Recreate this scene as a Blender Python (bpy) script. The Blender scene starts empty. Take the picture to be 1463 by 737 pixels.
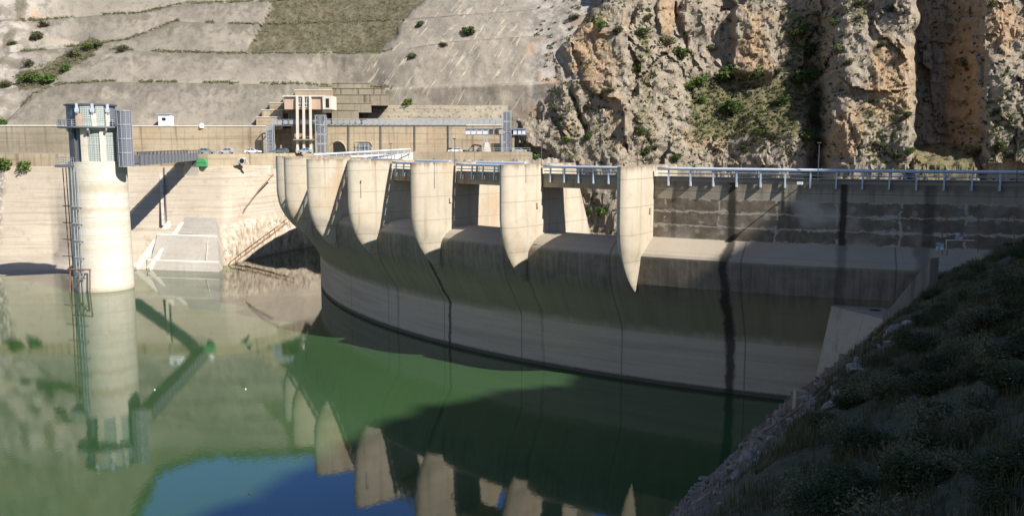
import bpy, bmesh, math, random
import numpy as np
from mathutils import Vector, noise as mn
from mathutils.bvhtree import BVHTree
R_ = math.radians
random.seed(7)
scene = bpy.context.scene
COL = scene.collection
# ------------------------------------------------------------------ camera model (metres; camera at x=y=0, crest road at z=0)
F_, CX, CY, YH, HC = 1300.0, 731.5, 368.5, 203.0, 4.0
TH = math.atan((CY - YH) / F_)
CT, ST = math.cos(TH), math.sin(TH)
def ray(x, y):
    a = (x - CX) / F_; b = (CY - y) / F_
    return Vector((a, CT + b * ST, -ST + b * CT))
def PY(x, y, Y):
    d = ray(x, y); return Vector((0, 0, HC)) + d * (Y / d.y)
def PZ(x, y, z):
    d = ray(x, y); return Vector((0, 0, HC)) + d * ((z - HC) / d.z)
WZ = -24.0                                     # lake level
SUNH = Vector((0.766, -0.643)); SUNH.normalize()
SUN_EL = math.atan(0.84)

# ------------------------------------------------------------------ object helpers
def tag(o, label=None, cat=None, group=None, kind=None):
    if label: o['label'] = label
    if cat: o['category'] = cat
    if group: o['group'] = group
    if kind: o['kind'] = kind
    return o
def empty(name, loc, label=None, cat=None, group=None, rz=0.0):
    o = bpy.data.objects.new(name, None); COL.objects.link(o)
    o.empty_display_size = 0.5
    o.location = loc; o.rotation_euler = (0, 0, rz)
    return tag(o, label, cat, group)
def wloc(o):
    v = Vector((0, 0, 0))
    while o is not None:
        v += o.location; o = o.parent
    return v
def copy_tree(o, parent=None):
    c = o.copy(); COL.objects.link(c); c.parent = parent
    for ch in [q for q in bpy.data.objects if q.parent == o]:
        copy_tree(ch, c)
    return c
class MB:
    def __init__(s): s.v = []; s.f = []; s.m = []; s.uv = {}; s.cur = 0
    def add(s, vs, fs):
        n = len(s.v); s.v += [Vector(v) for v in vs]
        for f in fs:
            s.f.append([n + i for i in f]); s.m.append(s.cur)
        return s
    def box(s, x0, x1, y0, y1, z0, z1):
        return s.hexa([(x0,y0,z0),(x1,y0,z0),(x1,y1,z0),(x0,y1,z0),(x0,y0,z1),(x1,y0,z1),(x1,y1,z1),(x0,y1,z1)])
    def hexa(s, p):
        return s.add(p, [(0,3,2,1),(4,5,6,7),(0,1,5,4),(1,2,6,5),(2,3,7,6),(3,0,4,7)])
    def cbox(s, c, hx, hy, hz, rz=0.0):         # box about a centre, turned about z
        ca, sa = math.cos(rz), math.sin(rz); P = []
        for dz in (-hz, hz):
            for dx, dy in ((-hx,-hy),(hx,-hy),(hx,hy),(-hx,hy)):
                P.append((c[0]+dx*ca-dy*sa, c[1]+dx*sa+dy*ca, c[2]+dz))
        return s.hexa(P)
    def tube(s, p0, p1, r, n=8, r1=None):
        return s.poly([p0, p1], r, n, r1)
    def poly(s, pts, r, n=8, r1=None):
        pts = [Vector(p) for p in pts]; V = []; Fc = []
        for i, p in enumerate(pts):
            a = pts[max(i-1,0)]; b = pts[min(i+1,len(pts)-1)]
            d = (b - a).normalized()
            u = d.cross(Vector((0,0,1)))
            if u.length < 1e-3: u = Vector((1,0,0))
            u.normalize(); w = u.cross(d)
            rr = r if r1 is None else r + (r1 - r) * i / (len(pts)-1)
            for k in range(n):
                t = 2*math.pi*k/n
                V.append(p + u*math.cos(t)*rr + w*math.sin(t)*rr)
        for i in range(len(pts)-1):
            for k in range(n):
                k2 = (k+1) % n
                Fc.append((i*n+k, i*n+k2, (i+1)*n+k2, (i+1)*n+k))
        Fc.append(tuple(range(n-1,-1,-1))); Fc.append(tuple((len(pts)-1)*n+k for k in range(n)))
        return s.add(V, Fc)
    def grid(s, rows, close=False):             # rows: list of equal-length lists of points
        m = len(rows[0]); V = [p for r in rows for p in r]; Fc = []
        for i in range(len(rows)-1):
            for j in range(m-1 if not close else m):
                j2 = (j+1) % m
                Fc.append((i*m+j, i*m+j2, (i+1)*m+j2, (i+1)*m+j))
        return s.add(V, Fc)
    def lathe(s, c, prof, n=24, cap=True):
        rows = [[(c[0]+r*math.cos(2*math.pi*k/n), c[1]+r*math.sin(2*math.pi*k/n), z) for k in range(n)] for r, z in prof]
        b = len(s.v); s.grid(rows, close=True)
        if cap:
            s.f.append([b+k for k in range(n)][::-1]); s.m.append(s.cur)
            e = b + (len(prof)-1)*n
            s.f.append([e+k for k in range(n)]); s.m.append(s.cur)
        return s
    def prism(s, poly, z0, z1):
        n = len(poly)
        V = [(p[0],p[1],z0) for p in poly] + [(p[0],p[1],z1) for p in poly]
        Fc = [tuple(range(n-1,-1,-1)), tuple(range(n,2*n))]
        for k in range(n):
            k2 = (k+1) % n; Fc.append((k,k2,n+k2,n+k))
        return s.add(V, Fc)
    def ext(s, prof, dirv, o0):                 # profile of points, extruded along a vector
        n = len(prof); V = [Vector(p)+Vector(o0) for p in prof] + [Vector(p)+Vector(o0)+Vector(dirv) for p in prof]
        Fc = [tuple(range(n-1,-1,-1)), tuple(range(n,2*n))]
        for k in range(n):
            k2 = (k+1) % n; Fc.append((k,k2,n+k2,n+k))
        return s.add(V, Fc)
    def build(s, name, mat, parent=None, smooth=False, fix=True, base=None):
        off = wloc(parent) if parent is not None else (Vector(base) if base is not None else Vector((0,0,0)))
        me = bpy.data.meshes.new(name)
        me.from_pydata([tuple(v - off) for v in s.v], [], s.f)
        mats = mat if isinstance(mat, (list, tuple)) else [mat]
        for q in mats: me.materials.append(q)
        if len(mats) > 1: me.polygons.foreach_set('material_index', s.m)
        if fix:
            bm = bmesh.new(); bm.from_mesh(me); bmesh.ops.recalc_face_normals(bm, faces=bm.faces); bm.to_mesh(me); bm.free()
        if smooth:
            me.polygons.foreach_set('use_smooth', [True]*len(me.polygons))
            if smooth != 'all': me.set_sharp_from_angle(angle=R_(35))
        me.update()
        o = bpy.data.objects.new(name, me); COL.objects.link(o)
        if parent is not None: o.parent = parent
        elif base is not None: o.location = base
        return o
def single(mb, name, mat, label, cat, group=None, smooth=False, kind=None, base=None, fix=True):
    if base is None and kind != 'structure' and mb.v:
        xs = [v.x for v in mb.v]; ys = [v.y for v in mb.v]; zs = [v.z for v in mb.v]
        base = ((min(xs)+max(xs))/2, (min(ys)+max(ys))/2, min(zs))
    return tag(mb.build(name, mat, None, smooth, fix, base), label, cat, group, kind)

# ------------------------------------------------------------------ materials
class NT:
    def __init__(s, name, rough=0.9, spec=0.2):
        s.mat = bpy.data.materials.new(name); s.mat.use_nodes = True
        s.t = s.mat.node_tree; s.b = s.t.nodes['Principled BSDF']
        s.b.inputs['Roughness'].default_value = rough
        s.b.inputs['Specular IOR Level'].default_value = spec
        s.geo = s.t.nodes.new('ShaderNodeNewGeometry')
        s.pos = s.geo.outputs['Position']
    def L(s, a, b): s.t.links.new(a, b)
    def put(s, sock, v):
        if hasattr(v, 'is_output') or isinstance(v, bpy.types.NodeSocket): s.L(v, sock)
        else:
            try: sock.default_value = v
            except Exception: sock.default_value = (v[0], v[1], v[2], 1.0) if len(v) == 3 else v
    def scl(s, sc, vec=None, loc=(0,0,0), rot=(0,0,0)):
        n = s.t.nodes.new('ShaderNodeMapping'); s.L(vec or s.pos, n.inputs['Vector'])
        n.inputs['Scale'].default_value = sc; n.inputs['Location'].default_value = loc; n.inputs['Rotation'].default_value = rot
        return n.outputs[0]
    def noise(s, scale, detail=5, rough=0.6, vec=None, typ='FBM', dist=0.0):
        n = s.t.nodes.new('ShaderNodeTexNoise'); n.noise_type = typ
        s.L(vec or s.pos, n.inputs['Vector']); n.inputs['Scale'].default_value = scale
        n.inputs['Detail'].default_value = detail; n.inputs['Roughness'].default_value = rough
        n.inputs['Distortion'].default_value = dist
        return n.outputs['Fac']
    def vor(s, scale, vec=None, feat='F1', out='Distance'):
        n = s.t.nodes.new('ShaderNodeTexVoronoi'); n.feature = feat
        s.L(vec or s.pos, n.inputs['Vector']); n.inputs['Scale'].default_value = scale
        return n.outputs[out]
    def m(s, op, a, b=0.0, c=0.0, clamp=False):
        n = s.t.nodes.new('ShaderNodeMath'); n.operation = op; n.use_clamp = clamp
        s.put(n.inputs[0], a); s.put(n.inputs[1], b); s.put(n.inputs[2], c)
        return n.outputs[0]
    def step(s, v, lo, hi):                     # smooth 0..1
        n = s.t.nodes.new('ShaderNodeMapRange'); n.interpolation_type = 'SMOOTHSTEP'; n.clamp = True
        s.put(n.inputs['Value'], v); n.inputs['From Min'].default_value = lo; n.inputs['From Max'].default_value = hi
        return n.outputs['Result']
    def mix(s, f, a, b, blend='MIX'):
        n = s.t.nodes.new('ShaderNodeMix'); n.data_type = 'RGBA'; n.blend_type = blend
        s.put(n.inputs[0], f); s.put(n.inputs[6], a if not isinstance(a, tuple) else (*a[:3], 1)); s.put(n.inputs[7], b if not isinstance(b, tuple) else (*b[:3], 1))
        return n.outputs[2]
    def xyz(s, vec=None):
        n = s.t.nodes.new('ShaderNodeSeparateXYZ'); s.L(vec or s.pos, n.inputs[0]); return n.outputs
    def comb(s, x, y, z):
        n = s.t.nodes.new('ShaderNodeCombineXYZ'); s.put(n.inputs[0], x); s.put(n.inputs[1], y); s.put(n.inputs[2], z); return n.outputs[0]
    def attr(s, name):
        n = s.t.nodes.new('ShaderNodeAttribute'); n.attribute_name = name; return n
    def uv(s):
        n = s.t.nodes.new('ShaderNodeUVMap'); n.uv_map = 'UVMap'; return n.outputs[0]
    def bump(s, h, strength=0.5, dist=0.1):
        n = s.t.nodes.new('ShaderNodeBump'); n.inputs['Strength'].default_value = strength; n.inputs['Distance'].default_value = dist
        s.L(h, n.inputs['Height']); s.L(n.outputs[0], s.b.inputs['Normal']); return n
    def col(s, c): s.put(s.b.inputs['Base Color'], c if not isinstance(c, tuple) else (*c[:3], 1)); return s.mat
def concrete(name, c1, c2, dark=(0.10,0.085,0.065), streak=0.5, lines=0.0, lscale=0.4, rough=0.9, bump=0.25, topstain=None, hori=0.0, wash=0.0, tide=False):
    n = NT(name, rough)
    big = n.noise(0.11, 4, 0.6); mid = n.noise(0.9, 6, 0.65); fine = n.noise(9.0, 4, 0.6)
    c = n.mix(n.step(big, 0.3, 0.7), c1, c2)
    c = n.mix(n.m('MULTIPLY', n.step(mid, 0.45, 0.8), 0.35), c, dark)
    st = n.noise(1.0, 5, 0.6, n.scl((1.1, 1.1, 0.05)))
    c = n.mix(n.m('MULTIPLY', n.step(st, 0.5, 0.75), streak), c, dark)
    z = n.xyz()[2]
    if hori:
        hl = n.noise(1.0, 4, 0.6, n.scl((0.03, 0.03, 1.6)))
        c = n.mix(n.m('MULTIPLY', n.step(hl, 0.48, 0.7), hori), c, dark)
    if lines:
        fr = n.m('FRACT', n.m('ADD', n.m('MULTIPLY', z, lscale), n.m('MULTIPLY', mid, 0.03)))
        ln = n.m('LESS_THAN', fr, 0.035)
        c = n.mix(n.m('MULTIPLY', ln, lines), c, dark)
    if topstain:
        zt, dep, am = topstain
        k = n.m('MULTIPLY', n.step(n.m('ADD', z, n.m('MULTIPLY', n.m('SUBTRACT', st, 0.5), dep*2.2)), zt-dep, zt), am)
        c = n.mix(k, c, (0.16, 0.115, 0.07))
    if tide:
        for zc, hw_, am in ((-4.6, 0.9, 0.55), (-8.6, 0.5, 0.35), (-11.5, 0.5, 0.2), (-16.0, 0.35, 0.25)):
            dz_ = n.m('ABSOLUTE', n.m('SUBTRACT', n.m('ADD', z, n.m('MULTIPLY', n.m('SUBTRACT', st, 0.5), 2.2)), zc))
            c = n.mix(n.m('MULTIPLY', n.step(dz_, hw_*1.6, hw_*0.3), am), c, (0.36,0.285,0.19))
        c = n.mix(n.m('MULTIPLY', n.step(n.m('ADD', z, n.m('MULTIPLY', mid, 0.6)), -23.0, -23.5), 0.55), c, (0.26,0.22,0.15))
    if wash:
        wn = n.noise(0.17, 5, 0.65, n.scl((1,1,0.55)))
        c = n.mix(n.m('MULTIPLY', n.step(wn, 0.52, 0.7), wash), c, (0.40,0.27,0.15))
    c = n.mix(n.m('MULTIPLY', n.step(fine, 0.3, 0.75), 0.16), c, dark)
    n.bump(n.m('ADD', mid, n.m('MULTIPLY', fine, 0.4)), bump, 0.12)
    return n.col(c)
def paint(name, c, rough=0.45, metal=0.0, spec=0.4, wear=0.12):
    n = NT(name, rough, spec); n.b.inputs['Metallic'].default_value = metal
    k = n.noise(2.2, 5, 0.65)
    cc = n.mix(n.m('MULTIPLY', n.step(k, 0.4, 0.75), wear*3), c, tuple(x*0.55 for x in c))
    n.L(n.m('ADD', n.m('MULTIPLY', k, 0.25), rough-0.12), n.b.inputs['Roughness'])
    return n.col(cc)
def foliage(name, c1, c2, c3=None):
    n = NT(name, 0.7, 0.15)
    oi = n.t.nodes.new('ShaderNodeObjectInfo')
    isl = n.geo.outputs['Random Per Island']
    c = n.mix(isl, c1, c2)
    if c3: c = n.mix(n.step(n.m('ADD', n.m('MULTIPLY', isl, 0.4), n.m('MULTIPLY', oi.outputs['Random'], 0.6)), 0.5, 0.95), c, c3)
    tr = n.t.nodes.new('ShaderNodeBsdfTranslucent'); n.put(tr.inputs[0], c)
    mx = n.t.nodes.new('ShaderNodeMixShader'); mx.inputs[0].default_value = 0.28
    n.col(c); n.L(n.b.outputs[0], mx.inputs[1]); n.L(tr.outputs[0], mx.inputs[2])
    n.L(mx.outputs[0], n.t.nodes['Material Output'].inputs['Surface'])
    return n.mat

M = {}
M['pier'] = concrete('pier_concrete', (0.50,0.445,0.355), (0.42,0.37,0.29), (0.25,0.20,0.14), 0.6, 0.6, 0.33, topstain=(1.7, 1.0, 0.85), wash=0.55)
M['tower'] = concrete('tower_concrete', (0.62,0.575,0.49), (0.55,0.505,0.425), (0.36,0.29,0.21), 0.25, 0.5, 0.30, hori=0.3, tide=True)
M['bank'] = concrete('bank_lining', (0.50,0.45,0.37), (0.43,0.385,0.315), (0.25,0.20,0.15), 0.16, 0.55, 0.36, hori=0.5)
M['block'] = concrete('berm_concrete', (0.44,0.40,0.345), (0.37,0.335,0.285), (0.22,0.19,0.15), 0.3, hori=0.25)
M['wall'] = concrete('old_wall_concrete', (0.43,0.355,0.25), (0.32,0.26,0.18), (0.13,0.10,0.065), 0.8, 0.55, 0.62, hori=0.5, wash=0.4)
M['wallgrey'] = concrete('grey_wall_concrete', (0.33,0.285,0.215), (0.24,0.205,0.15), (0.10,0.082,0.058), 0.8, 0.4, 0.5, hori=0.4)
M['terrace'] = concrete('terrace_concrete', (0.33,0.285,0.21), (0.26,0.225,0.165), (0.075,0.065,0.042), 0.9, 0.0)
M['road'] = concrete('road_surface', (0.30,0.275,0.24), (0.25,0.23,0.2), (0.14,0.12,0.10), 0.0, bump=0.1)
M['pale'] = concrete('pale_render', (0.62,0.57,0.50), (0.55,0.50,0.43), (0.36,0.30,0.24), 0.35, bump=0.1)
M['pink'] = concrete('pink_render', (0.52,0.375,0.275), (0.47,0.34,0.25), (0.30,0.22,0.16), 0.3, bump=0.1)
M['abut'] = concrete('abutment_concrete', (0.37,0.32,0.25), (0.29,0.25,0.195), (0.12,0.105,0.09), 0.7)
M['white'] = paint('white_paint', (0.74,0.74,0.72), 0.5)
M['pipe'] = paint('pale_blue_pipe_paint', (0.50,0.56,0.63), 0.38, 0.1, 0.5)
M['steel'] = paint('grey_steel', (0.20,0.215,0.24), 0.5, 0.3)
M['darksteel'] = paint('dark_grey_steel', (0.115,0.12,0.135), 0.55, 0.3)
M['galv'] = paint('galvanised_steel', (0.42,0.44,0.46), 0.45, 0.4)
M['rust'] = paint('rusty_steel', (0.22,0.13,0.085), 0.8, 0.1, wear=0.3)
M['green'] = paint('green_container_paint', (0.06,0.27,0.11), 0.5)
M['black'] = paint('black_rubber', (0.02,0.02,0.02), 0.7)
M['dark'] = paint('dark_opening', (0.018,0.017,0.016), 0.9)
M['wood'] = paint('bark', (0.10,0.075,0.05), 0.9)
M['ochre'] = paint('ochre_panel', (0.52,0.30,0.10), 0.7)
def glass(name, c, rough=0.08):
    n = NT(name, rough, 0.6); return n.col(c)
M['glass'] = glass('window_glass', (0.03,0.045,0.06)); M['glasspale'] = glass('pale_window_panel', (0.50,0.55,0.62), 0.2)
M['leaf'] = foliage('shrub_leaves', (0.045,0.075,0.02), (0.085,0.115,0.035), (0.11,0.115,0.05))
M['leafbright'] = foliage('bright_shrub_leaves', (0.075,0.13,0.03), (0.13,0.19,0.05))
M['leafgrey'] = foliage('olive_shrub_leaves', (0.10,0.105,0.05), (0.16,0.155,0.085))
M['leaffront'] = foliage('bank_shrub_leaves', (0.03,0.046,0.016), (0.066,0.08,0.032), (0.08,0.076,0.036))
M['drygrass'] = foliage('dry_grass', (0.10,0.088,0.042), (0.16,0.13,0.07))
M['grass'] = foliage('grass_blades', (0.05,0.06,0.022), (0.095,0.092,0.042))
M['scrub'] = foliage('scrub_leaves', (0.04,0.055,0.02), (0.10,0.105,0.045), (0.13,0.12,0.06))
M['flower'] = paint('small_pale_flowers', (0.42,0.40,0.16), 0.8)
def mesh_grille(name, c, gap=(0.05,0.055,0.05)):
    n = NT(name, 0.6, 0.3); p = n.xyz()
    u = n.m('ADD', p[0], p[1])
    a = n.m('LESS_THAN', n.m('FRACT', n.m('MULTIPLY', p[2], 3.0)), 0.62)
    b = n.m('LESS_THAN', n.m('FRACT', n.m('MULTIPLY', u, 2.2)), 0.8)
    return n.col(n.mix(n.m('MULTIPLY', a, b), gap, c))
M['grille'] = mesh_grille('pale_green_grille', (0.40,0.44,0.40), (0.15,0.17,0.155))
M['cage'] = mesh_grille('dark_mesh_screen', (0.17,0.18,0.215), (0.10,0.105,0.125))
# ------------------------------------------------------------------ world, sun, camera
w = bpy.data.worlds.new("World"); scene.world = w; w.use_nodes = True
nt = w.node_tree; bg = nt.nodes['Background']
sky = nt.nodes.new('ShaderNodeTexSky'); sky.sky_type = 'NISHITA'; sky.sun_disc = False
sun_az = math.atan2(SUNH.x, SUNH.y)            # clockwise from +Y
sky.sun_elevation = SUN_EL; sky.sun_rotation = sun_az
sky.altitude = 1200; sky.air_density = 1.0; sky.dust_density = 0.0; sky.ozone_density = 3.0
hs = nt.nodes.new('ShaderNodeHueSaturation'); hs.inputs['Saturation'].default_value = 0.95
nt.links.new(sky.outputs[0], hs.inputs['Color']); # sky tinted by hand: bluer north (+Y) for lake reflections, warmer south
tcw = nt.nodes.new('ShaderNodeTexCoord'); spx = nt.nodes.new('ShaderNodeSeparateXYZ'); nt.links.new(tcw.outputs['Generated'], spx.inputs[0])
mrw = nt.nodes.new('ShaderNodeMapRange'); mrw.interpolation_type = 'SMOOTHSTEP'; nt.links.new(spx.outputs[1], mrw.inputs['Value'])
mrw.inputs['From Min'].default_value = 0.0; mrw.inputs['From Max'].default_value = 0.75
mxt = nt.nodes.new('ShaderNodeMix'); mxt.data_type = 'RGBA'; nt.links.new(mrw.outputs[0], mxt.inputs[0])
mxt.inputs[6].default_value = (1.12, 0.98, 0.93, 1); mxt.inputs[7].default_value = (0.62, 0.86, 1.38, 1)
mxs = nt.nodes.new('ShaderNodeMix'); mxs.data_type = 'RGBA'; mxs.blend_type = 'MULTIPLY'; mxs.inputs[0].default_value = 1.0
nt.links.new(hs.outputs[0], mxs.inputs[6]); nt.links.new(mxt.outputs[2], mxs.inputs[7]); nt.links.new(mxs.outputs[2], bg.inputs[0])
bg.inputs[1].default_value = 0.088
sl = bpy.data.lights.new('sun', 'SUN'); sl.energy = 4.6; sl.angle = R_(0.53); sl.color = (1.0, 0.95, 0.87)
so = bpy.data.objects.new('sun', sl); COL.objects.link(so)
sdir = Vector((SUNH.x*math.cos(SUN_EL), SUNH.y*math.cos(SUN_EL), math.sin(SUN_EL)))
so.rotation_euler = sdir.to_track_quat('Z', 'Y').to_euler(); so.location = sdir*300
cd = bpy.data.cameras.new('camera'); cam = bpy.data.objects.new('camera', cd); COL.objects.link(cam)
cam.location = (0, 0, HC); cam.rotation_euler = (math.pi/2 - TH, 0, 0)
cd.sensor_fit = 'HORIZONTAL'; cd.sensor_width = 36.0; cd.lens = 36.0*F_/1463.0
cd.clip_start = 0.1; cd.clip_end = 6000
scene.camera = cam
scene.view_settings.view_transform = 'Standard'; scene.view_settings.look = 'None'
scene.view_settings.gamma = 1.0; scene.view_settings.exposure = 0.98; scene.view_settings.use_curve_mapping = False
scene.cycles.max_bounces = 6; scene.cycles.diffuse_bounces = 3; scene.cycles.glossy_bounces = 3
scene.cycles.transmission_bounces = 2; scene.cycles.transparent_max_bounces = 4
scene.cycles.use_denoising = True

# ------------------------------------------------------------------ dam
DX, DY = 75.54, 204.1
def pol(t, R, z):
    a = R_(t); return Vector((DX - R*math.sin(a), DY - R*math.cos(a), z))
T0, DT = 74.3, 7.22                            # degrees of the farthest pier and the pitch
def loft(name, mat, prof, t0, t1, dt, parent, closed=True, smooth=True):
    """sweep a closed (R, z) profile along the arc; UVs are (arc length, z)"""
    n = max(2, int(abs(t1-t0)/dt)+1); ts = [t0+(t1-t0)*i/(n-1) for i in range(n)]
    k = len(prof); off = wloc(parent)
    me = bpy.data.meshes.new(name); V = [pol(t, r, z)-off for t in ts for r, z in prof]
    Fc = []; UV = []
    s = 0; 
    for i in range(n-1):
        for j in range(k if closed else k-1):
            j2 = (j+1) % k
            Fc.append((i*k+j, (i+1)*k+j, (i+1)*k+j2, i*k+j2))
            u0, u1 = ts[i]*2.05, ts[i+1]*2.05
            za, zb = prof[j][1]-0.5*(prof[j][0]-117), prof[j2][1]-0.5*(prof[j2][0]-117)
            UV += [(u0, za), (u1, za), (u1, zb), (u0, zb)]
    if closed:
        Fc.append(tuple(range(k))[::-1]); UV += [(ts[0]*2.05, prof[j][1]) for j in range(k)][::-1]
        Fc.append(tuple((n-1)*k+j for j in range(k))); UV += [(ts[-1]*2.05, prof[j][1]) for j in range(k)]
    me.from_pydata([tuple(v) for v in V], [], Fc); me.materials.append(mat)
    ul = me.uv_layers.new(name='UVMap'); ul.data.foreach_set('uv', [c for p in UV for c in p])
    bm = bmesh.new(); bm.from_mesh(me); bmesh.ops.recalc_face_normals(bm, faces=bm.faces); bm.to_mesh(me); bm.free()
    if smooth:
        me.polygons.foreach_set('use_smooth', [True]*len(me.polygons)); me.set_sharp_from_angle(angle=R_(20))
    o = bpy.data.objects.new(name, me); COL.objects.link(o); o.parent = parent
    return o
def dam_face():
    n = NT('dam_face_concrete', 0.88)
    uv = n.uv(); x = n.xyz(uv); u = x[0]; z = n.xyz()[2]
    big = n.noise(0.06, 4); mid = n.noise(0.8, 6, 0.65); fine = n.noise(8, 4)
    vst = n.noise(1.0, 6, 0.62, n.scl((0.9, 0.035, 1), uv)); vs2 = n.m('ADD', n.m('MULTIPLY', n.noise(1.0, 6, 0.7, n.scl((1.5, 0.09, 1), uv)), 0.6), n.m('MULTIPLY', n.noise(0.5, 6, 0.7), 0.4))
    wob = n.m('MULTIPLY', n.m('SUBTRACT', vst, 0.5), 1.9)
    zz = n.m('ADD', z, wob)
    grey = n.mix(n.step(big, 0.35, 0.65), (0.36,0.31,0.245), (0.29,0.25,0.195))
    pale = n.mix(n.step(n.noise(1.0, 4, 0.6, n.scl((0.05, 0.05, 1.1))), 0.4, 0.7), (0.43,0.36,0.265), (0.35,0.295,0.215))
    greenc = n.mix(n.step(vst, 0.3, 0.7), (0.225,0.205,0.12), (0.265,0.24,0.15))
    darkc = n.mix(n.step(vs2, 0.36, 0.66), (0.125,0.108,0.082), (0.265,0.225,0.168))
    c = n.mix(n.step(zz, -18.2, -16.9), pale, greenc)
    c = n.mix(n.step(n.m('ADD', z, n.m('MULTIPLY', wob, 0.9)), -14.6, -11.4), c, darkc)
    c = n.mix(n.step(n.m('ADD', z, n.m('MULTIPLY', wob, 0.12)), -9.0, -8.45), c, grey)
    c = n.mix(n.m('MULTIPLY', n.step(vs2, 0.55, 0.75), 0.35), c, (0.12,0.11,0.09))
    # wet line at the lake
    c = n.mix(n.m('MULTIPLY', n.step(n.m('ADD', z, n.m('MULTIPLY', mid, 0.5)), -23.0, -23.5), 0.7), c, (0.10,0.088,0.062))
    c = n.mix(n.m('MULTIPLY', n.step(n.m('ADD', z, n.m('MULTIPLY', vs2, 0.6)), -23.1, -23.35), 0.75), c, (0.055,0.05,0.035))
    # construction joints
    fj = n.m('ABSOLUTE', n.m('SUBTRACT', n.m('FRACT', n.m('MULTIPLY', u, 1/14.8)), 0.5))
    c = n.mix(n.m('MULTIPLY', n.m('LESS_THAN', fj, 0.006), 0.6), c, (0.09,0.08,0.065))
    lf = n.m('FRACT', n.m('ADD', n.m('MULTIPLY', z, 0.5), n.m('MULTIPLY', mid, 0.06)))
    c = n.mix(n.m('MULTIPLY', n.m('LESS_THAN', lf, 0.03), 0.22), c, (0.10,0.09,0.07))
    # the broad black seepage streaks
    for u0, wd, am in ((53.5, 0.5, 0.88), (42.1, 0.5, 0.45), (95.0, 0.28, 0.8), (77.9, 0.22, 0.25), (108.0, 0.3, 0.3), (34.5, 0.7, 0.45)):
        d = n.m('ABSOLUTE', n.m('SUBTRACT', n.m('ADD', u, n.m('MULTIPLY', n.m('SUBTRACT', n.noise(0.35, 5, 0.7), 0.5), 1.6)), u0))
        c = n.mix(n.m('MULTIPLY', n.step(d, wd*1.5, wd*0.5), am), c, (0.022,0.02,0.017))
    c = n.mix(n.m('MULTIPLY', n.step(fine, 0.35, 0.75), 0.2), c, (0.13,0.12,0.1))
    n.bump(n.m('ADD', mid, n.m('MULTIPLY', fine, 0.4)), 0.25, 0.12)
    return n.col(c)
def dam_wall():
    n = NT('dam_upper_wall_concrete', 0.9)
    uv = n.uv(); x = n.xyz(uv); u = x[0]; z = n.xyz()[2]
    mid = n.noise(0.9, 6, 0.65); fine = n.noise(8, 4); big = n.noise(0.12, 4)
    vst = n.noise(1.0, 6, 0.62, n.scl((1.1, 0.05, 1), uv))
    base = n.mix(n.step(big, 0.35, 0.65), (0.36,0.315,0.245), (0.30,0.265,0.205))
    base = n.mix(n.m('MULTIPLY', n.step(vst, 0.48, 0.72), 0.6), base, (0.14,0.115,0.08))
    # dark weathered panels between pale efflorescent lift lines
    un = n.m('ADD', u, n.m('MULTIPLY', n.m('SUBTRACT', n.noise(1.3, 4), 0.5), 1.0))
    zn = n.m('ADD', z, n.m('MULTIPLY', n.m('SUBTRACT', n.noise(1.0, 6, 0.7, n.scl((0.9,0.9,2.0), None, (5,3,1))), 0.5), 1.15))
    fz = n.m('ABSOLUTE', n.m('SUBTRACT', n.m('FRACT', n.m('MULTIPLY', n.m('ADD', zn, 6.75), 1/1.55)), 0.5))
    fu = n.m('ABSOLUTE', n.m('SUBTRACT', n.m('FRACT', n.m('MULTIPLY', un, 1/6.1)), 0.5))
    miss = n.noise(1.0, 5, 0.7, n.scl((0.28, 0.75, 1), uv))
    pan = n.m('MULTIPLY', n.m('MULTIPLY', n.step(fz, 0.475, 0.41), n.m('MAXIMUM', n.step(fu, 0.492, 0.472), n.step(miss, 0.48, 0.52))), n.step(n.m('ADD', miss, n.m('MULTIPLY', n.m('SUBTRACT', 0.5, fz), 0.35)), 0.43, 0.49))
    spots = n.step(n.vor(0.55), 0.22, 0.16)
    band = n.m('MULTIPLY', n.step(zn, -2.0, -2.25), n.step(zn, -6.9, -6.5))
    strong = n.m('MULTIPLY', band, n.step(n.noise(0.16, 3, 0.5, None), 0.30, 0.5))
    base = n.mix(n.m('MULTIPLY', band, 0.75), base, (0.44,0.41,0.35))
    dk = n.mix(n.step(n.noise(1.2,4), 0.4,0.7), (0.125,0.10,0.074), (0.20,0.165,0.125))
    dk = n.mix(n.m('MULTIPLY', spots, 0.5), dk, (0.40,0.37,0.31))
    c = n.mix(n.m('MULTIPLY', n.m('MULTIPLY', pan, strong), 0.95), base, dk)
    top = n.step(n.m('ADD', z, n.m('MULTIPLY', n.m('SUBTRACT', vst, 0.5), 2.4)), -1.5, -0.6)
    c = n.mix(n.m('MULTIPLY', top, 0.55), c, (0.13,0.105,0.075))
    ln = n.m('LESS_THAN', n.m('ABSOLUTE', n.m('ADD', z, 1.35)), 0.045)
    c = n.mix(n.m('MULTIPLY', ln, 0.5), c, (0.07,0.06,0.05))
    for u0, wd, am in ((53.5, 0.45, 0.9), (42.1, 0.34, 0.93), (34.0, 0.5, 0.5), (47.5, 0.2, 0.3), (60.0, 0.25, 0.35)):
        d = n.m('ABSOLUTE', n.m('SUBTRACT', n.m('ADD', u, n.m('MULTIPLY', n.m('SUBTRACT', mid, 0.5), 0.6)), u0))
        c = n.mix(n.m('MULTIPLY', n.step(d, wd*1.5, wd*0.5), am), c, (0.028,0.024,0.02))
    c = n.mix(n.m('MULTIPLY', n.step(fine, 0.35, 0.75), 0.2), c, (0.12,0.10,0.08))
    n.bump(n.m('ADD', mid, n.m('MULTIPLY', fine, 0.4)), 0.3, 0.1)
    return n.col(c)
M['damface'] = dam_face(); M['damwall'] = dam_wall()

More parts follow.
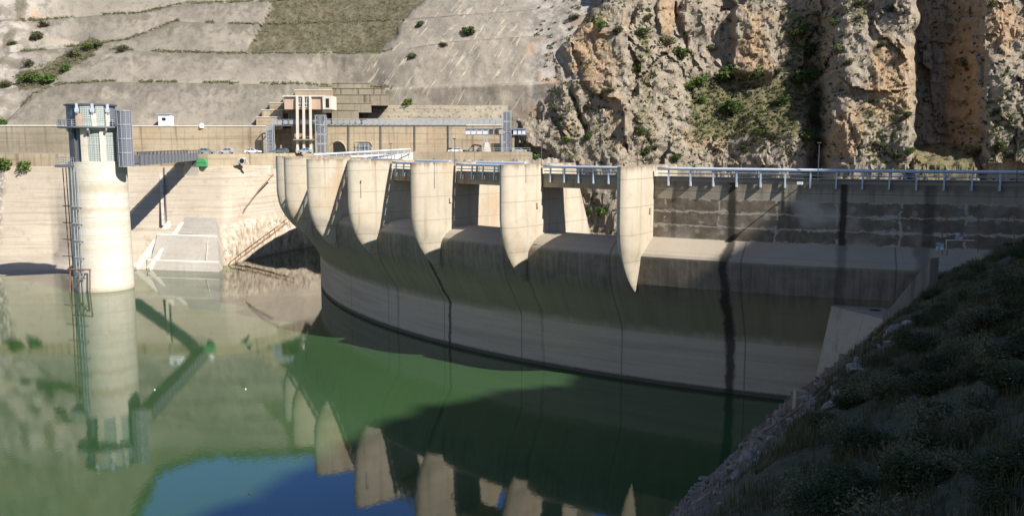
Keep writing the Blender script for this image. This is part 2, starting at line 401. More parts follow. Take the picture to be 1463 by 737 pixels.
dam = empty('arch_dam', pol(37, 117, -30), 'pale concrete arch dam with a row of rounded spillway piers standing in the green lake', 'dam')
TA, TB = -8.0, 112.0
BACK = [(116.6,-17.2),(116.3,-18.0),(116.3,-40),(104,-40),(106,-20),(110.5,-9)]
SPILL = [(115.0,-7.05),(116.5,-7.05),(117.6,-7.2),(118.5,-7.5),(119.2,-7.95),(119.7,-8.5),(119.95,-9.2),(119.95,-10.4),(119.8,-11.6),(119.3,-12.9)] + BACK + [(112,-7.9),(113.5,-7.3)]
LEDGE = [(117.4,-6.6),(120.1,-8.3),(120.3,-8.6),(119.9,-11.8),(119.3,-12.9)] + BACK + [(112,-7.6),(114,-6.75),(115.5,-6.5)]
loft('lower_body', M['damface'], LEDGE, TA, T0-6*DT-0.2, 0.6, dam)
loft('lower_body', M['damface'], SPILL, T0-6*DT-0.2, TB, 0.6, dam)
tR = T0 - 6*DT                                 # nearest pier
wallprof = [(117.5,-0.35),(117.5,-6.9),(113.0,-6.9),(113.0,-0.35)]
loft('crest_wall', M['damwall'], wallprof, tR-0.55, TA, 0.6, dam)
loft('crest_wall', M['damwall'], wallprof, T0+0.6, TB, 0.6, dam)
loft('deck', M['road'], [(117.53,0.0),(117.53,-0.34),(113.2,-0.34),(113.2,0.0)], TA, TB, 0.6, dam)
loft('kerb', M['wallgrey'], [(117.5,0.004),(117.2,0.004),(117.2,0.18),(117.5,0.18)], TA, TB, 0.8, dam)
for k in range(6):
    ta, tb = T0-k*DT-0.58, T0-(k+1)*DT+0.58
    loft('deck_girder', M['wall'], [(117.52,-0.345),(117.52,-1.45),(113.3,-1.45),(113.3,-0.345)], ta, tb, 0.6, dam)
# piers
def pier_mesh(t):
    mb = MB(); a = R_(t)
    er = Vector((-math.sin(a), -math.cos(a), 0)); et = Vector((math.cos(a), -math.sin(a), 0)); c0 = Vector((DX, DY, 0))
    lv = [1.36,1.25,0.2,-1,-2.5,-4,-5,-6,-7,-8,-8.8,-9.6,-10.4,-11.2,-11.9,-12.5,-13.0]
    nose = {1.36:124.2,-4:124.2,-5:124.2,-6:124.1,-7:123.95,-8:123.65,-8.8:123.3,-9.6:122.85,-10.4:122.3,-11.2:121.65,-11.9:120.95,-12.5:120.2,-13:119.35}
    hw = {1.36:1.1,-5:1.1,-6:1.1,-7:1.08,-8:1.02,-8.8:0.93,-9.6:0.80,-10.4:0.65,-11.2:0.48,-11.9:0.33,-12.5:0.19,-13:0.05}
    it = lambda d, z: np.interp(-z, [-q for q in d], list(d.values()))
    rows = []
    for z in lv:
        Rn = float(it(nose, z)); h = float(it(hw, z)); ln = min(2.9, Rn-117.8) if z > -9 else max(0.6, Rn-118.4)
        Rb = 110.4 - max(0, (0.5-z))*0.42 if z > -8.4 else 116.0
        if z <= -8.4: ln = Rn - 117.5
        row = [(Rb, h), (Rn-ln-0.01, h)]
        for q in range(1, 12):
            ph = math.pi*q/12
            row.append((Rn-ln+ln*math.sin(ph), h*math.cos(ph)))
        row += [(Rn-ln-0.01, -h), (Rb, -h)]
        rows.append([c0 + er*r + et*y + Vector((0,0,z)) for r, y in row])
    mb.grid(rows, close=True)
    n = len(rows[0]); mb.f.append(list(range(n))[::-1]); mb.m.append(0)
    mb.f.append([(len(rows)-1)*n+i for i in range(n)]); mb.m.append(0)
    # gate-slot cover blocks on the near flank
    for z in (-3.6,):
        c = c0 + er*118.6 + et*1.16 + Vector((0,0,z))
        mb.cbox(c, 0.13, 0.2, 0.3, -a)
    return mb
for k in range(7):
    pier_mesh(T0-k*DT).build('pier', M['pier'], dam, smooth=True)

# crest rails: a pipe on raking brackets, one rail per bay
def guard_rail(ta, tb, npost, label, group=None, e=0.55):
    mid = (ta+tb)/2
    t = empty('guard_rail', pol(mid, 118.3-e, -0.8), label, 'railing', group)
    n = max(3, int(abs(tb-ta)/0.8)+1)
    L = lambda R, z: [pol(ta+(tb-ta)*i/(n-1), R, z) for i in range(n)]
    MB().poly(L(118.35-e, 1.06), 0.19, 10).build('pipe', M['pipe'], t, 'all')
    MB().poly(L(118.25-e, 0.52), 0.07, 6).build('lower_rail', M['galv'], t)
    MB().poly(L(118.2-e, 0.2), 0.05, 6).build('lower_rail', M['galv'], t)
    for i in range(npost):
        th = ta+(tb-ta)*(i+0.5)/npost
        a = -R_(th)
        mb = MB(); p0 = pol(th, 118.33-e, 0.9); p1 = pol(th, 117.86, -0.80)
        er = (p0-p1); er.z = 0; er = pol(th, 1, 0)-pol(th, 0, 0); et = Vector((-er.y, er.x, 0)).normalized()*0.075; er = er.normalized()*0.08
        mb.hexa([p1-et-er, p1+et-er, p1+et+er, p1-et+er, p0-et-er, p0+et-er, p0+et+er, p0-et+er])
        c1 = pol(th, 117.66, -0.55); mb.hexa([c1+et*u+er*v*1.9+Vector((0,0,z)) for z in (-.27,.25) for u, v in ((-1,-1),(1,-1),(1,1),(-1,1))])
        mb.build('post', M['pipe'], t)
names = ['behind the two farthest piers', 'second farthest from the camera', 'in the third gap from the far end', 'in the bay left of the middle pier', 'in the bay right of the middle pier', 'in the last open bay, beside the nearest pier']
for k in range(6):
    guard_rail(T0-k*DT-0.7, T0-(k+1)*DT+0.7, 6, 'pale blue pipe guard rail on brackets '+names[k], 'guard rails between the spillway piers', 0.6)
guard_rail(tR-0.8, TA, 31, 'long pale blue pipe guard rail along the stained crest wall right of the nearest pier')
# the inner rail on the downstream edge of the crest
t = empty('guard_rail', pol(30, 113.3, 0), 'thin grey rail on the far edge of the dam crest road', 'railing')
n = 90
for z, r in ((1.0, 0.05), (0.55, 0.035)):
    MB().poly([pol(TA+(90-TA)*i/n, 113.35, z) for i in range(n+1)], r, 6).build('rail', M['galv'], t)
for i in range(72):
    th = TA+(90-TA)*i/71
    MB().tube(pol(th, 113.35, 0), pol(th, 113.35, 1.02), 0.04, 6).build('post', M['galv'], t)
def lamp_post(x, yb, yt, Rr, label):
    # pole on the arc of radius Rr in the direction of column x
    best = min(np.arange(0, 100, 0.02), key=lambda th: abs(pol(th, Rr, 1).x/pol(th, Rr, 1).y - (x-CX)/F_) + (1 if pol(th, Rr, 1).y > DY-20 else 0))
    p = pol(best, Rr, 0); top = PY(x, yt, p.y).z; bot = PY(x, yb, p.y).z
    t = empty('lamp_post', (p.x, p.y, bot), label, 'lamp post', 'lamp posts along the dam crest')
    MB().tube((p.x,p.y,bot), (p.x,p.y,top), 0.05, 8, 0.035).build('pole', M['darksteel'], t)
    MB().cbox((p.x, p.y, top+0.06), 0.2, 0.09, 0.05, -R_(best)).build('lamp_head', M['darksteel'], t)
lamp_post(560, 229, 206, 121.5, 'dark lamp post on the fourth pier from the far end')
lamp_post(650, 236, 199, 121.0, 'dark lamp post on the fifth pier from the far end')
lamp_post(773, 238, 200, 121.0, 'dark lamp post at the right edge of the sixth pier, before the rock')
lamp_post(910, 238, 207, 121.0, 'dark lamp post on top of the nearest pier')
lamp_post(1167, 262, 205, 118.6, 'dark lamp post on the crest wall between the two black streaks')
lamp_post(1450, 262, 205, 118.6, 'dark lamp post at the right end of the crest rail')
# floodlight on an arm
th = 22.6; t = empty('floodlight', pol(th, 117.8, -0.4), 'white floodlight on an arm below the crest rail', 'floodlight')
MB().tube(pol(th,117.6,-0.5), pol(th,119.5,-0.25), 0.06, 6).build('arm', M['galv'], t)
MB().cbox(pol(th,119.6,-0.2), 0.28, 0.22, 0.13, -R_(th)).build('lamp_head', M['white'], t)

# ------------------------------------------------------------------ lake
def water():
    n = NT('lake_water', 0.03, 0.5)
    n.b.inputs['IOR'].default_value = 1.5
    b = n.noise(0.02, 3, 0.5)
    rip = n.noise(1.0, 3, 0.55, n.scl((2.6, 1.5, 1.0)))
    sw = n.noise(0.16, 2, 0.5, n.scl((1.0, 0.6, 1.0)))
    n.bump(n.m('ADD', n.m('MULTIPLY', rip, 0.25), sw), 0.14, 0.07)
    return n.col(n.mix(n.step(b, 0.3, 0.7), (0.024,0.058,0.020), (0.031,0.070,0.025)))
mb = MB()
arc = [pol(th, 116.0, WZ) for th in np.arange(-6, 119, 1.5)]
poly = [Vector((120, -260, WZ)), Vector((120, 82, WZ))] + [a for a in arc] + [Vector((-40, 300, WZ)), Vector((-520, 300, WZ)), Vector((-520, -260, WZ))]
bm = bmesh.new(); vs = [bm.verts.new(p) for p in poly]; fc = bm.faces.new(vs); bm.normal_update()
if fc.normal.z < 0: fc.normal_flip()
bmesh.ops.triangulate(bm, faces=bm.faces[:])
me = bpy.data.meshes.new('lake_water'); bm.to_mesh(me); bm.free(); me.materials.append(water())
o = bpy.data.objects.new('lake_water', me); COL.objects.link(o)
tag(o, 'calm murky green lake water with reflections of the piers', 'lake', kind='structure')
single(MB().box(-3000, 3000, -3000, 3000, -66, -62), 'valley_floor', concrete('valley_soil', (0.26,0.22,0.16), (0.20,0.17,0.12)), 'dry valley floor far below the dam', 'ground', kind='structure')
# ------------------------------------------------------------------ terrain helpers
def I(x, ks):                                   # piecewise linear
    return float(np.interp(x, [k[0] for k in ks], [k[1] for k in ks]))
def sst(x, a, b):
    t = min(1, max(0, (x-a)/(b-a))); return t*t*(3-2*t)
def win(x, a, b, s): return sst(x, a-s, a+s)*(1-sst(x, b-s, b+s))
def gau(x, c, s): return math.exp(-((x-c)/s)**2)
def inpoly(x, y, P):
    r = False; j = len(P)-1
    for i in range(len(P)):
        if (P[i][1] > y) != (P[j][1] > y) and x < (P[j][0]-P[i][0])*(y-P[i][1])/(P[j][1]-P[i][1])+P[i][0]: r = not r
        j = i
    return r
def terrain(name, rows, cover, mat, label, kind='structure', cat='hillside', smooth='all'):
    mb = MB(); mb.grid(rows)
    o = mb.build(name, mat, None, smooth, fix=False)
    me = o.data
    ca = me.color_attributes.new(name='cover', type='FLOAT_COLOR', domain='POINT')
    ca.data.foreach_set('color', [q for row in cover for c in row for q in (*c, *((1.0,) if len(c) == 3 else ()))])
    tag(o, label, cat, kind=kind)
    me.update()
    return o
def fbm(v, sc, oc=4): return mn.fractal(Vector((v[0]*sc[0], v[1]*sc[1], v[2]*sc[2])), 1.0, 2.1, oc)
def ridge(v, sc, oc=4): return mn.ridged_multi_fractal(Vector((v[0]*sc[0], v[1]*sc[1], v[2]*sc[2])), 1.0, 2.1, oc, 1.0, 2.0)

# ------------------------------------------------------------------ sprayed-concrete hillside with benches
def hill_mat():
    n = NT('sprayed_concrete_slope', 0.93)
    at = n.t.nodes.new('ShaderNodeAttribute'); at.attribute_name = 'cover'
    cv = n.xyz(at.outputs['Vector'])
    big = n.noise(0.05, 5, 0.6); mid = n.noise(0.5, 6, 0.68); fine = n.noise(4.0, 5, 0.65)
    st = n.noise(1.0, 5, 0.6, n.scl((0.5, 0.5, 0.06)))
    sk = n.noise(1.0, 5, 0.65, n.scl((0.11, 0.12, 0.9), n.scl((1,1,1), None, (0,0,0), (0, R_(58), 0))))
    c = n.mix(n.step(big, 0.32, 0.68), (0.245,0.217,0.178), (0.165,0.148,0.122))
    c = n.mix(n.m('MULTIPLY', n.step(st, 0.45, 0.68), 0.6), c, (0.13,0.115,0.092))
    c = n.mix(n.m('MULTIPLY', n.step(mid, 0.52, 0.72), 0.6), c, (0.105,0.09,0.07))
    c = n.mix(n.m('MULTIPLY', n.step(n.noise(0.13, 5, 0.65, None), 0.55, 0.70), 0.5), c, (0.36,0.31,0.25))
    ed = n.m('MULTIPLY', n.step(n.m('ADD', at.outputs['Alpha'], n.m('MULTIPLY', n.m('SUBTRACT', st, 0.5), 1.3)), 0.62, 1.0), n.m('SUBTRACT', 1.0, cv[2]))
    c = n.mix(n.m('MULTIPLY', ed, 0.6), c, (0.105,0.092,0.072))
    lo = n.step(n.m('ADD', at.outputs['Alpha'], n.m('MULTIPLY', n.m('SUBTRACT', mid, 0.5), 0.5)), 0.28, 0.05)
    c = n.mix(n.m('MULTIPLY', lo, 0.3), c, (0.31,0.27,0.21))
    # pale slanting wash marks on the anchored spur
    tl = n.m('MULTIPLY', n.step(sk, 0.575, 0.64), cv[2])
    c = n.mix(n.m('MULTIPLY', tl, 0.75), c, (0.42,0.36,0.275))
    dots = n.step(n.vor(0.36), 0.17, 0.10)
    c = n.mix(n.m('MULTIPLY', n.m('MULTIPLY', dots, cv[2]), 0.55), c, (0.08,0.07,0.055))
    # natural rock
    rk = n.mix(n.step(n.noise(0.25, 6, 0.7), 0.4, 0.6), (0.35,0.315,0.275), (0.20,0.175,0.145))
    rk = n.mix(n.step(n.noise(0.1, 5, 0.7), 0.55, 0.68), rk, (0.36,0.24,0.15))
    c = n.mix(cv[1], c, rk)
    # scrub-covered ground
    vg = n.mix(n.step(n.noise(0.8, 6, 0.7), 0.38, 0.62), (0.055,0.05,0.027), (0.115,0.10,0.065))
    vg = n.mix(n.step(n.noise(0.22, 5, 0.7), 0.5, 0.7), vg, (0.15,0.13,0.095))
    c = n.mix(n.m('MULTIPLY', cv[0], n.step(n.m('ADD', mid, n.m('MULTIPLY', cv[0], 0.4)), 0.45, 0.7)), c, vg)
    c = n.mix(n.m('MULTIPLY', n.step(fine, 0.4, 0.75), 0.3), c, (0.12,0.105,0.08))
    n.bump(n.m('ADD', n.m('ADD', mid, n.m('MULTIPLY', fine, 0.35)), n.m('MULTIPLY', st, 0.5)), 0.55, 0.5)
    return n.col(c)
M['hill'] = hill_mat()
WALLTOP = 8.5
b1 = [(-350,174,258),(10,174,260),(47,136,264),(79,122,267),(157,117,268),(283,119,268),(409,121,268.5),(450,122,276),(480,124,281),(560,126,283),(760,118,284),(860,112,281)]
b2 = [(-350,150,268),(20,128,270),(60,112,275),(104,88,281),(163,71,284),(220,74,284),(314,77,284),(456,77,287),(545,75,290),(640,60,292),(760,52,294),(860,45,288)]
b3 = [(-350,90,285),(40,74,288),(100,68,291),(182,58,294),(252,31,299),(314,34,299),(387,36,299),(456,34,302),(560,30,302),(600,26,303),(760,14,304),(860,8,297)]
b4 = [(-350,30,300),(60,30,302),(140,22,306),(200,20,309),(262,6,312),(330,4,312),(400,2,312),(500,-4,316),(600,-8,315),(760,-24,318),(860,-40,312)]
topl = [(-350,-330,350),(40,-300,352),(110,-240,352),(150,-150,350),(185,-78,346),(260,-52,345),(420,-50,345),(560,-56,348),(660,-90,350),(860,-200,356)]
bw = lambda x: 5.0*sst(x, 30, 120)*(1-sst(x, 520, 600)) + 0.4
def hill_rows():
    xs = list(np.arange(-350, 861, 3.2))
    keys = []                                   # key rows as functions of x -> (y, Y)
    K = lambda b: (lambda x: (float(np.interp(x, [k[0] for k in b], [k[1] for k in b])), float(np.interp(x, [k[0] for k in b], [k[2] for k in b]))))
    def inner(kf):
        def g(x):
            y, Y = kf(x); z = PY(x, y, Y).z + 0.15; w = bw(x); Y2 = Y + w
            return (YH - (z-HC)*F_/Y2*1.0, Y2)
        return g
    def base(x):
        Y = I(x, [(-350,256),(395,257),(430,266),(470,276),(560,282),(760,286)])
        return (I(x, [(-350,181),(385,181),(470,181),(500,186),(760,186)]), Y)
    r1, r2, r3, r4, rt = K(b1), K(b2), K(b3), K(b4), K(topl)
    seq = [(base,0),(r1,16),(inner(r1),3),(r2,14),(inner(r2),3),(r3,14),(inner(r3),3),(r4,10),(inner(r4),3),(rt,26)]
    R, C = [], []
    veg_poly = [(392,-80),(383,30),(372,37),(352,74),(545,76),(572,40),(604,0),(650,-70)]
    prev = None
    def mk(x, y, Y, flat, rowk, fpos=0.0):
        rock = 1 - sst(x + (y-60)*0.35 + 14*mn.noise(Vector((x*.02, y*.02, 0))), 20, 75)
        if y < -60: rock = max(rock, sst(-y, 60, 90)*0.6)
        veg = 1.0 if inpoly(x + 9*mn.noise(Vector((x*.05, y*.05, 2))), y + 5*mn.noise(Vector((x*.06, y*.06, 4))), veg_poly) else 0.0
        wz = mn.noise(Vector((x*.03, y*.03, 5)))
        spur = sst(x + y*0.5, 545, 590) if y < 175 else 0
        p = PY(x, y, Y)
        d = 0.7*fbm(p, (.09,.09,.12)) + 0.22*fbm(p, (.5,.5,.6), 4)
        d += rock*(3.2*fbm(p, (.07,.07,.05), 5) - 1.0)
        d += veg*(1.8 + 0.35*fbm(p, (.9,.9,.9), 3))*sst(x, 350, 365)
        if spur: d += spur*0.55*ridge(p, (.12,.12,.05), 3) - 0.5*spur
        bv = flat*0.9*(1-spur)*(1 if wz > -0.25 else 0.3)
        if y < -20: bv = max(bv, 0.6*sst(-y, 20, 45))
        lv = max(veg, bv, rock*0.7*sst(mn.noise(Vector((x*.05, y*.05, 9))), 0.0, 0.35))
        if 25 < x < 135 and abs(y - I(x, [(25,116),(60,112),(85,95),(110,78),(135,66)])) < 14: lv = 1.0
        if x > 735: rock = max(rock, sst(x, 735, 770)); spur *= 1-rock
        return PY(x, y, Y+d), (lv, rock, spur, fpos)
    for i, (kf, n) in enumerate(seq):
        if i == 0:
            row = [mk(x, *kf(x), 0, 0) for x in xs]; R.append([p for p, c in row]); C.append([c for p, c in row])
        else:
            flat = 1.0 if n == 3 else 0.0
            for j in range(1, n+1):
                f = j/n; row = []
                for x in xs:
                    ya, Ya = prev(x); yb, Yb = kf(x)
                    row.append(mk(x, ya+(yb-ya)*f, Ya+(Yb-Ya)*f, flat, i, 0.0 if flat else f))
                R.append([p for p, c in row]); C.append([c for p, c in row])
        prev = kf
    # back of the ridge
    last = R[-1]
    R.append([Vector((p.x*1.06, p.y*1.06+6, p.z-2)) for p in last]); C.append([(1,0,0,0)]*len(xs))
    R.append([Vector((p.x*1.4, p.y*1.4, -40)) for p in last]); C.append([(1,0,0,0)]*len(xs))
    return R, C
hr, hc = hill_rows()
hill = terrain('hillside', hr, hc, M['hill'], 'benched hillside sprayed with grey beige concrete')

# ------------------------------------------------------------------ rock cliff of the gorge
def cliff_mat():
    n = NT('limestone_cliff', 0.95)
    at = n.t.nodes.new('ShaderNodeAttribute'); at.attribute_name = 'cover'
    cv = n.xyz(at.outputs['Vector'])
    a = n.noise(0.09, 6, 0.68); b = n.noise(0.45, 7, 0.7); fine = n.noise(2.6, 6, 0.7)
    vs = n.noise(1.0, 6, 0.66, n.scl((0.5, 0.5, 0.13)))
    strat = n.noise(1.0, 6, 0.68, n.scl((0.16, 0.2, 0.75), n.scl((1,1,1), None, (0,0,0), (0, R_(-48), 0))))
    c = n.mix(n.step(b, 0.36, 0.64), (0.32,0.273,0.212), (0.205,0.175,0.138))
    c = n.mix(n.m('MULTIPLY', n.step(vs, 0.5, 0.7), 0.5), c, (0.37,0.31,0.235))
    oc = n.m('ADD', n.m('MULTIPLY', cv[1], 0.34), a)
    c = n.mix(n.m('MULTIPLY', n.step(n.m('ADD', oc, n.m('MULTIPLY', b, 0.25)), 0.69, 0.85), 0.75), c, n.mix(n.step(fine, 0.35, 0.65), (0.42,0.275,0.155), (0.31,0.205,0.12)))
    c = n.mix(n.m('MULTIPLY', n.step(strat, 0.53, 0.66), 0.55), c, (0.17,0.145,0.115))
    cr = n.noise(0.5, 5, 0.6, n.scl((1,1,0.5)), 'RIDGED_MULTIFRACTAL')
    c = n.mix(n.m('MULTIPLY', n.step(fine, 0.5, 0.7), 0.5), c, (0.13,0.11,0.085))
    c = n.mix(n.m('MULTIPLY', n.step(n.noise(1.1, 6, 0.75, None), 0.57, 0.68), 0.4), c, (0.42,0.365,0.285))
    # scrub and dry grass on the ledges
    nz = n.xyz(n.geo.outputs['Normal'])[2]
    vg = n.mix(n.step(n.noise(0.7, 5, 0.7), 0.35, 0.65), (0.075,0.075,0.03), (0.165,0.14,0.07))
    k = n.m('ADD', n.m('ADD', n.m('MULTIPLY', cv[0], 0.75), n.m('MULTIPLY', nz, 0.35)), n.m('MULTIPLY', n.m('SUBTRACT', b, 0.5), 1.3))
    c = n.mix(n.m('MULTIPLY', n.step(k, 0.42, 0.72), 0.85), c, vg)
    n.bump(n.m('ADD', n.m('ADD', b, n.m('MULTIPLY', fine, 0.45)), n.m('MULTIPLY', strat, 0.8)), 0.9, 0.9)
    return n.col(c)
M['cliff'] = cliff_mat()
def cliff_depth(x, y):
    D = I(x, [(700,287),(745,285),(765,281),(800,277),(840,273),(893,270),(897,270),(903,277),(940,278),(985,280),(1020,281),(1042,281),(1100,276),(1150,274),(1168,276),(1186,268),(1210,262),(1260,258),(1296,255),(1302,258),(1312,277),(1347,278),(1364,271),(1385,263),(1404,253),(1412,250),(1463,247),(1600,236),(1900,205)])
    up = max(0, 203-y)
    D += up*0.085
    if y > 203: D -= (y-203)*0.03
    # scrubby ramp in the middle, steep again above
    w = win(x, 965, 1165, 25)
    D += w*(6.5*sst(-y, -205, -105)*1.0)
    # buttresses and chimneys
    D -= 5.0*win(x, 1047, 1108, 3)*sst(-y, -122, -100)
    D -= 3.6*win(x, 976, 1012, 3)*sst(-y, -60, -30)
    D -= 2.4*win(x, 940, 962, 2)*sst(-y, -60, -40)
    D += 7.0*gau(x, 1167, 11)*sst(y, 110, 140)
    D += 1.6*gau(x, 1246, 5)*win(y, 10, 50, 10)
    D += 2.8*gau(x - (800+(y-75)*0.30), 0, 5)*win(y, 72, 190, 8)
    D += 2.0*gau(x, 898, 3)
    # the deep gully: shallow at its floor
    fl = win(x, 1303, 1398, 6)*sst(y, 196, 232)
    D = D*(1-fl) + fl*(254 - (y-232)*0.25)
    D -= 2.5*win(x, 1385, 1400, 3)*win(y, 60, 130, 12)
    # spur crest leans back toward the hillside
    edge = I(y, [(-90,905),(10,862),(60,812),(95,778),(120,752),(150,738),(235,738),(420,700)])
    if x < edge: D += (edge-x)*0.85
    return D
def facet(x, z, sc, seed, an):
    v = Vector((x*sc, seed, z*sc*an)); dd, pts = mn.voronoi(v)
    g = mn.cell_vector(pts[0]*17.3)
    return ((g.x-.5)*1.6*(v.x-pts[0].x) + (g.z-.5)*1.6*(v.z-pts[0].z) + (g.y-.5)*0.6)/sc
def cliff_rows():
    xs = list(np.arange(690, 1900, 2.6)); ys = list(np.arange(236, 440, 8))[::-1] + list(np.arange(-90, 236, 2.6))[::-1]
    R, C = [], []
    for y in ys:
        row, cr = [], []
        for x in xs:
            v0 = Vector((x*.021, y*.021, 0.0)); v1 = Vector((x*.075, y*.075, 3.0))
            xw = x + 9*mn.noise(v0) + 6*mn.noise(v1); yw = y + 12*mn.noise(v0+Vector((5,9,2))) + 6*mn.noise(v1+Vector((2,7,1)))
            D = cliff_depth(xw, yw); p = PY(x, y, D)
            q = p + Vector((mn.noise(p*.13), 0, mn.noise(p*.13+Vector((7,3,1)))))*2.0 + Vector((mn.noise(p*.5), 0, mn.noise(p*.5+Vector((7,3,1)))))*0.8
            sl = win(x, 985, 1150, 20)*win(y, 105, 200, 12)
            am = 1.0 - 0.6*sl
            rx, rz = q.x*.86+q.z*.5, q.z*.86-q.x*.5
            d = 1.9*fbm(q, (.05,.05,.03), 4) + 1.1*(1.0-ridge(q, (.10,.10,.055), 4)*0.8)
            d += facet(q.x, q.z, .085, 1.5, .5)*0.4 + facet(rx, rz, .24, 7.5, .7)*0.38 + facet(q.x, q.z, .7, 3.5, .6)*0.5
            d += 0.3*fbm(q, (.36,.36,.16), 4) + 0.16*fbm(q, (1.2,1.2,.8), 3)
            d *= am*0.85
            row.append(PY(x, y, D+d))
            oc = max(0.9*gau(x,842,34)*gau(y,62,52), gau(x,765,26)*gau(y,125,34)*0.9, gau(x,955,16)*gau(y,20,40)*0.8, 0.9*gau(x,1072,26)*gau(y,70,40), 1.0*gau(x,1208,26)*gau(y,196,38), 0.9*win(x,1240,1300,14)*gau(y,110,60), win(x,1350,1400,8)*win(y,55,215,20), 0.35*win(x,1305,1350,8), 0.7*gau(x,1430,30)*gau(y,30,60), gau(x,1000,60)*gau(y,190,30)*0.5, 0.5*gau(x,870,30)*gau(y,180,50))
            vg = max(sl*0.95, 0.7*gau(x,850,26)*gau(y,28,14), 0.55*win(x,905,935,8)*win(y,30,230,20), 0.8*win(x,1115,1185,18)*win(y,10,190,20), fl2(x,y), 0.6*win(x,1200,1260,20)*win(y,-90,40,14), 0.5*win(x,1230,1300,12)*win(y,150,240,14), 0.55*win(x,1405,1470,12)*win(y,150,240,18), 0.4*win(x,770,880,15)*gau(y,185,30), 0.7*sst(-y, 20, 70))
            cr.append((vg, oc, 0))
        R.append(row); C.append(cr)
    last = R[-1]
    R.append([Vector((p.x*1.1, p.y*1.1+8, p.z+10)) for p in last]); C.append([(0.9,0,0)]*len(xs))
    R.append([Vector((p.x*1.35, p.y*1.35+8, p.z+22)) for p in last]); C.append([(0.9,0,0)]*len(xs))
    R.append([Vector((p.x*1.7, p.y*1.7, -40)) for p in last]); C.append([(1,0,0)]*len(xs))
    return R, C
def fl2(x, y): return win(x, 1303, 1398, 8)*sst(y, 200, 212)
cr_, cc_ = cliff_rows()
cliff = terrain('rock_cliff', cr_, cc_, M['cliff'], 'rugged grey and ochre limestone cliff of the gorge', cat='cliff')
me = cliff.data; me.polygons.foreach_set('use_smooth', [False]*len(me.polygons))

# ------------------------------------------------------------------ near hillside (right bank), high enough to shade the lake
UP = Vector((0.85, -0.52, 0)).normalized(); AL = Vector((0.52, 0.85, 0)).normalized(); O0 = Vector((11.5, 65.7, 0))
def dshade(c): return I(c, [(-90,30),(-60,31),(-21,34.5),(4,37.5),(17,32.5),(24,27),(28,26),(33,30),(38,31),(46,31),(70,26),(110,10)])
def bank_z(s, c):
    zb = I(s, [(-20,-45),(0,WZ),(14,-9.5),(21,-5.6),(26,-3.4),(31,-0.6),(36,-0.1),(44,0.4)])
    near = 1 - sst(c, -30, 25)
    zb -= near*I(s, [(0,0),(8,0.4),(20,1.4),(30,0.8),(36,0)])
    if s <= 40: return zb
    D = dshade(c + 19); sr = (WZ + 0.831*D + 1.15*38)/(1.15-0.831)
    if s < sr: return 0.3 + 1.15*(s-38)*(1 if s > 44 else (s-40)/6*0.8+0.0) if s > 40 else zb
    return 1.15*(sr-38) + 0.3 - (s-sr)*0.15
def near_mat():
    n = NT('right_bank_soil', 0.95)
    p = n.xyz()
    b = n.noise(0.35, 6, 0.7); f = n.noise(3.0, 6, 0.7)
    dia = n.noise(1.0, 6, 0.68, n.scl((0.14, 0.55, 0.5), n.scl((1,1,1), None, (0,0,0), (0, 0, R_(-58)))))
    c = n.mix(n.step(b, 0.38, 0.62), (0.09,0.074,0.055), (0.15,0.122,0.092))
    c = n.mix(n.m('MULTIPLY', n.step(dia, 0.5, 0.66), 0.7), c, (0.065,0.054,0.042))
    c = n.mix(n.m('MULTIPLY', n.step(f, 0.52, 0.68), 0.5), c, (0.30,0.28,0.25))
    s = n.m('ADD', n.m('MULTIPLY', n.m('SUBTRACT', p[0], 11.5), 0.853), n.m('MULTIPLY', n.m('SUBTRACT', p[1], 65.7), -0.522))
    g = n.step(n.m('ADD', s, n.m('MULTIPLY', n.m('SUBTRACT', b, 0.5), 14.0)), 7.5, 13.0)
    gc = n.mix(n.step(f, 0.35, 0.65), (0.048,0.05,0.022), (0.09,0.08,0.04))
    c = n.mix(n.m('MULTIPLY', g, 0.9), c, gc)
    n.bump(n.m('ADD', b, n.m('MULTIPLY', f, 0.5)), 0.8, 0.35)
    return n.col(c)
M['near'] = near_mat()
rows, cov = [], []
ss = list(np.arange(-14, 40, 0.55)) + list(np.arange(40, 230, 3.0))
for s in ss:
    r = []
    for c in np.arange(-110, 118, 0.8 if True else 1):
        p = O0 + UP*s + AL*c
        z = bank_z(s, c)
        am = 1.0 if s < 40 else 2.6
        q = Vector((p.x, p.y, 0))
        dz = am*(0.55*fbm(q, (.10,.10,.1), 4) + 0.28*fbm(q, (.5,.5,.5), 4))
        if s > 60: dz += 1.6*fbm(q, (.09,.09,.09), 4)
        rx = s*0.5
        if c > 50 and s < 45: z = z - (c-50)*0.9           # downstream the bank drops into the gorge
        r.append(Vector((p.x, p.y, z+dz)))
    rows.append(r); cov.append([(0,0,0)]*len(r))
nearhill = terrain('right_bank', rows, cov, M['near'], 'steep shaded hillside on the near right bank', cat='hillside')
